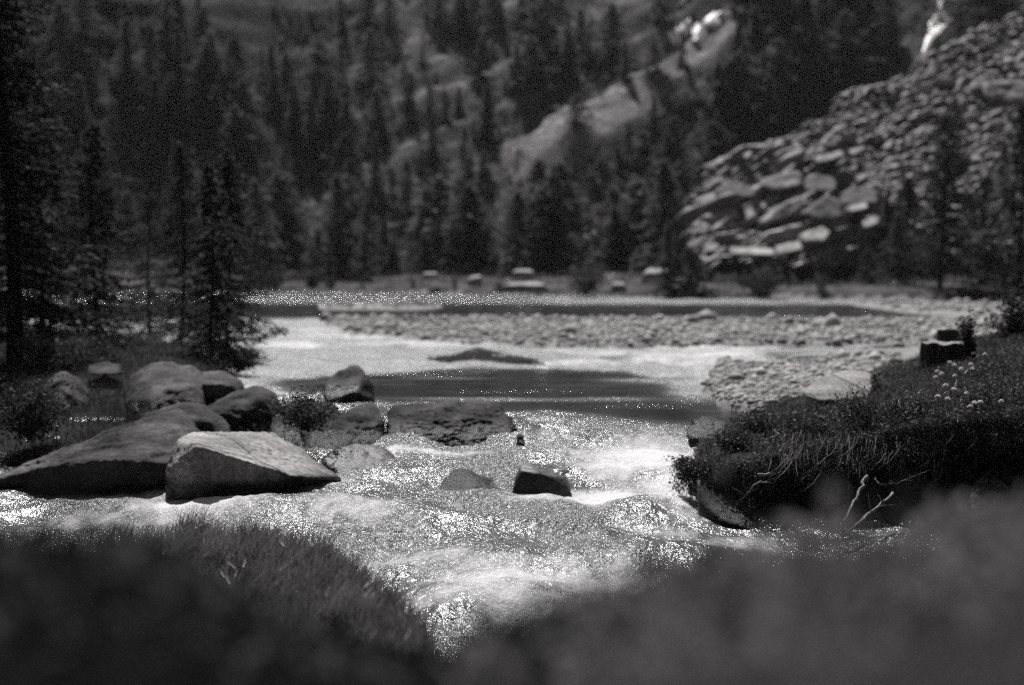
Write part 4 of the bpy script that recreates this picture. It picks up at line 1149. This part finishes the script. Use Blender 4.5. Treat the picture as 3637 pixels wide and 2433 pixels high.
X = rg.uniform(1.6, 7.5, 9000); Y = rg.uniform(12.6, 20.0, 9000)
dB = sdf(BANK, X, Y)
keep = (dB > 0.1) & (X < 0.42 * Y) & ((perlin(X * 1.8, Y * 1.8, 6) > .05) | ((dB < .35) & (rg.random(len(X)) < .35)))
X, Y, dB = X[keep], Y[keep], dB[keep]
ld = 1.6 * rg.normal(size=(len(X), 2)) + np.array([-.4, -.3])
ld /= np.linalg.norm(ld, axis=1)[:, None]
mb = MB(); mb.add(*blades(np.stack([X, Y, z_ground(X, Y) + .02], 1), rg.uniform(.07, .24, len(X)), ld, rg.uniform(.2, 1.1, len(X)), .006, rg))
tag(link('bank_tall_grass', mb.mesh('bank_tall_grass', M['grass'], False)), kind='stuff')
# heath leaves in clumps over the bank
X = rg.uniform(1.5, 7.5, 170000); Y = rg.uniform(12.3, 22.0, 170000)
cl = fbm(X * 1.6, Y * 1.6, 4.4)
keep = (sdf(BANK, X, Y) > 0.0) & (X < 0.40 * Y) & (cl > -0.12)
X, Y, cl = X[keep], Y[keep], cl[keep]
Z = z_ground(X, Y) + np.clip(cl + .12, 0, .8) * 0.24 * rg.random(len(X)) ** .6
mb = MB(); mb.add(*leaf_quads(np.stack([X, Y, Z], 1), rg.uniform(.008, .022, len(X)), rg, flat=.6, aspect=.55))
tag(link('heath', mb.mesh('heath', M['heath'], False)), kind='stuff')
# turf lip: leaves and roots hanging over the undercut edge
front = np.array(BANK[:8])
seg = np.linalg.norm(np.diff(front, axis=0), axis=1); cum = np.concatenate([[0], np.cumsum(seg)])
def rim(n):
    q = rg.uniform(0, cum[-1] * .8, n)
    P = np.stack([np.interp(q, cum, front[:, 0]), np.interp(q, cum, front[:, 1])], 1)
    return q, P
n = 26000
q, P = rim(n)
fall = rg.random(n) ** 1.6
lip = 0.18 + 0.16 * perlin(q * 2.3, q * 0, 3.0) + 0.22 * np.clip(perlin(q * .9, q * 0, 8.0), 0, 1)
X = P[:, 0] + rg.normal(size=n) * .05; Y = P[:, 1] + 0.10 - rg.random(n) * .16 + fall * .05
Z = z_bank_top(P[:, 0], P[:, 1] + .3) + 0.08 * rg.random(n) - fall * lip * 2.0
mb = MB(); mb.add(*leaf_quads(np.stack([X, Y, Z], 1), rg.uniform(.008, .022, n), rg, aspect=.5))
n = 1500
q, P = rim(n)
base = np.stack([P[:, 0], P[:, 1] + .02 - .1 * rg.random(n), z_bank_top(P[:, 0], P[:, 1] + .3) - .25 * rg.random(n)], 1)
ld = np.stack([-0.7 + .5 * rg.normal(size=n), -0.4 + .4 * rg.normal(size=n)], 1)
V, Q, T = blades(base, rg.uniform(.05, .22, n), ld, np.full(n, .7), np.full(n, .005), rg)
V2 = V.reshape(n, -1, 3); V2[:, :, 2] = 2 * base[:, None, 2] - V2[:, :, 2]
mb.add(V2.reshape(-1, 3), Q, T)
mb2 = MB(); n = 220
cx_ = rg.choice([790, 815, 846, 868, 900, 940], n) + rg.normal(size=n) * 9
base = np.array([at(a, 428 + 0.05 * (a - 780) + rg.uniform(0, 34), 12.95 + rg.random() * .12) for a in cx_])
ld = np.tile([-0.5, -0.3], (n, 1)) + .6 * rg.normal(size=(n, 2))
V, Q, T = blades(base, rg.uniform(.08, .3, n), ld, np.full(n, .75), np.full(n, .006), rg)
V2 = V.reshape(n, -1, 3); V2[:, :, 2] = 2 * base[:, None, 2] - V2[:, :, 2]
mb2.add(V2.reshape(-1, 3), Q, T)
tag(link('hanging_roots', mb2.mesh('hanging_roots', M['drygrass'], False)), kind='stuff')
tag(link('hanging_turf', mb.mesh('hanging_turf', M['heath'], False)), kind='stuff')

# left shore turf among the boulders and under the larches
X = rg.uniform(-14, -1, 60000); Y = rg.uniform(12.5, 40.0, 60000)
keep = (sdf(LEFT_LAND, X, Y) > 0.25) & (np.abs(X) < 0.42 * Y) & (rg.random(len(X)) < np.clip(1.2 - (Y - 12) * .03, .25, 1))
X, Y = X[keep], Y[keep]; Z = z_ground(X, Y)
ld = rg.normal(size=(len(X), 2)); ld /= np.linalg.norm(ld, axis=1)[:, None]
mb = MB(); mb.add(*blades(np.stack([X, Y, Z - .01], 1), rg.uniform(.06, .2, len(X)), ld, rg.uniform(.2, .8, len(X)), 0.005 + .0005 * Y, rg))
X = rg.uniform(-14, -1, 50000); Y = rg.uniform(13.5, 34.0, 50000); cl = fbm(X * .9, Y * .9, 2.2)
keep = (sdf(LEFT_LAND, X, Y) > 0.3) & (np.abs(X) < 0.42 * Y) & (cl > 0)
X, Y, cl = X[keep], Y[keep], cl[keep]
mb.add(*leaf_quads(np.stack([X, Y, z_ground(X, Y) + cl * .5 * rg.random(len(X))], 1), rg.uniform(.012, .03, len(X)), rg, flat=.5))
tag(link('shore_grass', mb.mesh('shore_grass', M['shrub'], False)), kind='stuff')

# islet and meadow tufts
X = rg.uniform(-4, 3, 30000); Y = rg.uniform(24, 36, 30000)
keep = sdf(ISLET, X, Y) > 0.0
X, Y = X[keep], Y[keep]
ld = rg.normal(size=(len(X), 2))
mb = MB(); mb.add(*blades(np.stack([X, Y, z_ground(X, Y)], 1), rg.uniform(.02, .07, len(X)), ld, .3, .02, rg, 2))
tag(link('islet_grass', mb.mesh('islet_grass', M['grass'], False)), kind='stuff')
X = rg.uniform(-32, 34, 26000); Y = rg.uniform(68, 112, 26000)
keep = (sdf(SHORE, X, Y) > 1.0) & (np.abs(X) < .4 * Y) & (fbm(X * .25, Y * .25, 1.1) > -0.15)
X, Y = X[keep], Y[keep]
ld = rg.normal(size=(len(X), 2))
mb = MB(); mb.add(*blades(np.stack([X, Y, z_ground(X, Y)], 1), rg.uniform(.15, .5, len(X)), ld, .4, .07, rg, 2))
tag(link('meadow_grass', mb.mesh('meadow_grass', M['grass'], False)), kind='stuff')

# ------------------------------------------------------------------ near banks: knoll with crisp grass, mound under the camera
KNOLL = [hit(x, y, -0.05)[:2] for x, y in [(125, 548), (165, 530), (210, 533), (260, 530), (318, 541), (352, 551), (388, 566), (404, 583), (425, 598), (448, 618), (475, 640)]] + [(-.1, 5.6), (0.1, 4.0), (-6, 4.0), (-6.0, 8.6), (-3.6, 9.3)]
xs = np.linspace(-6.5, 0.3, 150); ys = np.linspace(3.6, 11.2, 170)
X, Y = np.meshgrid(xs, ys)
d = sdf(KNOLL, X, Y)
def z_knoll(X, Y):
    d = sdf(KNOLL, X, Y)
    return -1.3 + (1.25 + 0.05 + 0.06 * fbm(X * 1.3, Y * 1.3, 2) + 0.02 * np.clip(9.5 - Y, 0, 6)) * sst(-0.12, 0.3, d)
me = make_mesh('near_bank', np.stack([X, Y, z_knoll(X, Y)], -1).reshape(-1, 3), [grid_faces(len(ys), len(xs))], M['soil'])
tag(link('near_bank', me), kind='structure')
X = rg.uniform(-4.5, 0, 52000); Y = rg.uniform(5.2, 10.8, 52000)
keep = (sdf(KNOLL, X, Y) > 0.0) & (fbm(X * 3, Y * 3, 5.5) > -0.35)
X, Y = X[keep], Y[keep]; Z = z_knoll(X, Y)
ld = np.stack([.5 + .7 * rg.normal(size=len(X)), -.2 + .7 * rg.normal(size=len(X))], 1); ld /= np.linalg.norm(ld, axis=1)[:, None]
mb = MB(); mb.add(*blades(np.stack([X, Y, Z - .01], 1), rg.uniform(.07, .24, len(X)) * (1 + .8 * perlin(X * 2.5, Y * 2.5, 3)), ld, rg.uniform(.1, .9, len(X)), .0085, rg))
tag(link('knoll_grass', mb.mesh('knoll_grass', M['grass'], False)), kind='stuff')

YT = np.array([(-500, 560), (-150, 560), (0, 562), (80, 550), (150, 545), (220, 612), (300, 650), (430, 652), (520, 634), (600, 612), (680, 580), (750, 568), (850, 556), (950, 540), (1024, 520), (1200, 505), (1600, 505)], float)
def z_mound(X, Y):
    Yc = np.clip(Y, 0.9, 3.0)
    px = 512 + X / Yc * F
    yt = np.interp(px, YT[:, 0], YT[:, 1])
    off = 22 + 135 * np.clip((2.7 - Yc) / 1.8, 0, 1)
    z = CAMZ - (yt + off - 262) / F * Yc - 0.03
    z = z + 0.025 * fbm(X * 3, Y * 3, 1)
    return z - 0.9 * np.clip(Y - 3.0, 0, 3) ** 1.2 - 0.10 * np.clip(0.9 - Y, 0, 2)
xs = np.linspace(-2.8, 2.8, 130); ys = np.linspace(-0.6, 5.4, 120)
X, Y = np.meshgrid(xs, ys)
me = make_mesh('foreground_mound', np.stack([X, Y, np.maximum(z_mound(X, Y), -1.5)], -1).reshape(-1, 3), [grid_faces(len(ys), len(xs))], M['soil'])
tag(link('foreground_mound', me), kind='structure')
n = 30000
Y = 0.75 + 2.7 * rg.random(n) ** 0.75; X = rg.uniform(-.5, .5, n) * Y
cl = fbm(X * 5, Y * 2.5, 2.2)
ld = rg.normal(size=(n, 2)); ld /= np.linalg.norm(ld, axis=1)[:, None]
hb = rg.uniform(.02, .06, n) * (1 + .9 * np.clip(cl, -.6, 1))
hb = np.where(rg.random(n) < .05, hb * 2.0, hb)
dk = (X / Y + 0.02 + 0.05 * perlin(X * 3, Y * 3, 8)) < 0.0  # left blades split off to be darkened in place of tree shade
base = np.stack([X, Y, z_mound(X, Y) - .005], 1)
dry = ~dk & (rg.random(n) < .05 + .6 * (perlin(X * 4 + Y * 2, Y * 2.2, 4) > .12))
for nm, k_, mt in (('foreground_grass', ~dk & ~dry, 'grass_near'), ('foreground_dry_grass', dry, 'drygrass_near'), ('foreground_shaded_blades', dk, 'leaf_shaded')):
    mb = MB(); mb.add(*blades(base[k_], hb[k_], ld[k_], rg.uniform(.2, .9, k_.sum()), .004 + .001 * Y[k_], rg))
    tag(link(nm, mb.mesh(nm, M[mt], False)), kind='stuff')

n_c = 330
mbs = {'foreground_weeds': MB(), 'foreground_dark_weeds': MB()}
for i in range(n_c):
    Yc = 1.4 + 2.0 * rg.random() ** .6; u = rg.uniform(-.42, .42); xc = u * Yc
    zc = float(z_mound(np.array([xc]), np.array([Yc]))[0])
    hgt = rg.uniform(.04, .15); m = int(rg.uniform(20, 70))
    c = np.stack([xc + rg.normal(size=m) * .035, Yc + rg.normal(size=m) * .05, zc + hgt * rg.random(m) ** .7], 1)
    V, Q = leaf_quads(c, rg.uniform(.008, .026, m), rg, aspect=.5, flat=.5)
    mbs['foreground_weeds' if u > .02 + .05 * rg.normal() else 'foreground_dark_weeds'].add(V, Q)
tag(link('foreground_weeds', mbs['foreground_weeds'].mesh('foreground_weeds', M['drygrass_near'], False)), kind='stuff')
tag(link('foreground_dark_weeds', mbs['foreground_dark_weeds'].mesh('foreground_dark_weeds', M['leaf_shaded'], False)), kind='stuff')  # left weeds take the same painted-in shade colour

# a few separate stalks close to the lens
def stalk(px, py0, py1, Y, label, seed, head=0.02, lean=0.0, mat='drygrass'):
    rg = np.random.default_rng(seed)
    b = at(px - lean, py0, Y); t = at(px, py1, Y)
    e = empty('grass_stalk', tuple(b)); tag(e, label, 'grass stalk')
    s = np.linspace(0, 1, 9)[:, None]
    P = (t - b) * s + np.array([.01, 0, 0]) * np.sin(s * 3)
    mb = MB(); mb.tube(P, np.linspace(.0016, .0009, 9), n=5)
    link('stem', mb.mesh('stem', M['grass_near']), e)
    n = 160
    u = rg.random(n)
    c = (t - b)[None] + np.stack([rg.normal(size=n) * head * .22, rg.normal(size=n) * head * .22, (u - .5) * head * 2.2], 1)
    mb = MB(); mb.add(*leaf_quads(c, np.full(n, head * .2), rg, aspect=.4, axis=np.tile([0, 0, 1.0], (n, 1))))
    link('seed_head', mb.mesh('seed_head', M[mat], False), e)
stalk(833, 640, 512, 2.3, 'pale blurred grass head rising before the dark right bank', 1, .038)
stalk(723, 640, 474, 3.0, 'grass stalk with round pale head before the right bank tip', 2, .012)
stalk(724, 640, 505, 3.2, 'shorter grass stalk just under the round pale head', 3, .010)
stalk(866, 640, 502, 2.2, 'faint blurred grass stalk right of the pale grass head', 4, .014, mat='grass_near')
stalk(905, 640, 498, 2.0, 'dim blurred grass stalk before the water at right', 5, .018, mat='grass_near')
stalk(112, 640, 430, 0.95, 'tall very blurred dark stalk veiling the left boulders', 6, .03, 10, 'shrub')
stalk(60, 640, 505, 1.2, 'blurred dark stalk at the far left foreground', 7, .025, -5, 'shrub')

for i in range(22):
    px = rg.uniform(560, 1020); yt = float(np.interp(px, YT[:, 0], YT[:, 1])); Yc = rg.uniform(2.0, 3.2)
    py = yt + rg.uniform(-34, 40)
    stalk(px, py + 80, py, Yc, 'blurred grass stalk among many in the soft foreground grass at right', 50 + i, rg.uniform(.012, .03), rg.normal() * 14, 'drygrass' if i % 2 else 'grass_near')
for o in C.objects:
    if o.get('label') == 'blurred grass stalk among many in the soft foreground grass at right': o['group'] = 'stalks in the foreground grass'

# ------------------------------------------------------------------ white flowers of the right bank
def flower_at(px, py, Y, label, seed):
    rg = np.random.default_rng(seed)
    t = at(px, py, Y)
    zb = z_at(t[0], t[1]); hgt = max(t[2] - zb, 0.08)
    e = empty('wildflower', (t[0], t[1], t[2] - hgt)); tag(e, label, 'flower', 'white flowers on the right bank')
    mb = MB(); mb.tube([(0, 0, 0), (.006, 0, hgt * .5), (0, 0, hgt)], [.002, .0018, .0015], n=5)
    link('stem', mb.mesh('stem', M['heath']), e)
    n = 60
    v = rg.normal(size=(n, 3)); v /= np.linalg.norm(v, axis=1)[:, None]; v[:, 2] = np.abs(v[:, 2]) - .2
    mb = MB(); mb.add(*leaf_quads(v * .018 + [0, 0, hgt], np.full(n, .012), rg, aspect=.5, axis=v))
    link('flower_head', mb.mesh('flower_head', M['petal'], False), e)
Z5 = [(1400, 620), (1445, 645), (1597, 637), (1612, 680), (1283, 705), (1325, 725), (1270, 758), (1450, 745), (1360, 835), (1440, 870), (1560, 910), (1290, 935), (1685, 990), (1630, 995), (1880, 985), (1590, 1030), (1625, 540), (1725, 545), (1505, 680), (1380, 960)]
for i, (a, b) in enumerate(Z5):
    px, py = 798.8 + a * .10772, 295.6 + b * .10772
    Yf = 13.0
    while Yf < 26:
        t = at(px, py, Yf)
        if t[2] - z_at(t[0], Yf) < 0.2: break
        Yf += 0.05
    flower_at(px, py, Yf, 'white clover-like flower among the dark plants on the right bank', 300 + i)
px, py = 798.8 + 440 * .10772, 295.6 + 895 * .10772
flower_at(px, py, 16.4, 'single white flower in front of the flat pale slab', 330)

# ------------------------------------------------------------------ light, sky, camera
SUN_EL, SUN_AZ = math.radians(57), math.radians(-14)         # azimuth from straight ahead, + to the right
w = bpy.data.worlds.new('World'); SC.world = w; w.use_nodes = True
nt = w.node_tree
for n in list(nt.nodes): nt.nodes.remove(n)
sky = nt.nodes.new('ShaderNodeTexSky'); sky.sky_type = 'NISHITA'; sky.sun_disc = False
sky.sun_elevation = SUN_EL; sky.sun_rotation = SUN_AZ
bw = nt.nodes.new('ShaderNodeRGBToBW')
bg = nt.nodes.new('ShaderNodeBackground'); bg.inputs['Strength'].default_value = 0.05
wo = nt.nodes.new('ShaderNodeOutputWorld')
nt.links.new(sky.outputs[0], bw.inputs[0]); nt.links.new(bw.outputs[0], bg.inputs['Color']); nt.links.new(bg.outputs[0], wo.inputs['Surface'])
sl = bpy.data.lights.new('sun', 'SUN'); sl.energy = 5.0; sl.angle = math.radians(0.5); sl.color = (1.0, 0.99, 0.988)
so = bpy.data.objects.new('sun', sl); C.objects.link(so)
dirv = Vector((math.sin(SUN_AZ) * math.cos(SUN_EL), math.cos(SUN_AZ) * math.cos(SUN_EL), math.sin(SUN_EL)))
so.rotation_euler = dirv.to_track_quat('Z', 'Y').to_euler()

V = [(x, y, z) for z in (-3.0, 62.0) for y in (-60.0, 200.0) for x in (-130.0, 130.0)]
hz, hnt, hout = new_mat('valley_haze')
pv = nd(hnt, 'ShaderNodeVolumePrincipled'); pv.inputs['Density'].default_value = HAZE; pv.inputs['Color'].default_value = (0.9, 0.9, 0.9, 1); pv.inputs['Anisotropy'].default_value = 0.25
hnt.links.new(pv.outputs[0], hout.inputs['Volume'])
ho = link('haze', make_mesh('haze', V, [np.array([[0, 2, 3, 1], [4, 5, 7, 6], [0, 1, 5, 4], [2, 6, 7, 3], [0, 4, 6, 2], [1, 3, 7, 5]])], hz, False)); tag(ho, kind='stuff')
cam = bpy.data.cameras.new('camera'); cam.lens = 50; cam.sensor_width = 36; cam.clip_end = 5000; cam.clip_start = 0.05
cam.dof.use_dof = True; cam.dof.focus_distance = 12.0; cam.dof.aperture_fstop = 0.85
co = bpy.data.objects.new('camera', cam); C.objects.link(co)
co.location = (0, 0, CAMZ); co.rotation_euler = (math.radians(90) - PITCH, 0, 0)
SC.camera = co
SC.view_settings.view_transform = 'Standard'; SC.view_settings.look = 'None'
SC.view_settings.exposure = 0.7; SC.view_settings.gamma = 1.0
SC.cycles.max_bounces = 6
SC.cycles.use_denoising = False
SC.cycles.caustics_reflective = False; SC.cycles.caustics_refractive = False
SC.cycles.sample_clamp_indirect = 3.0
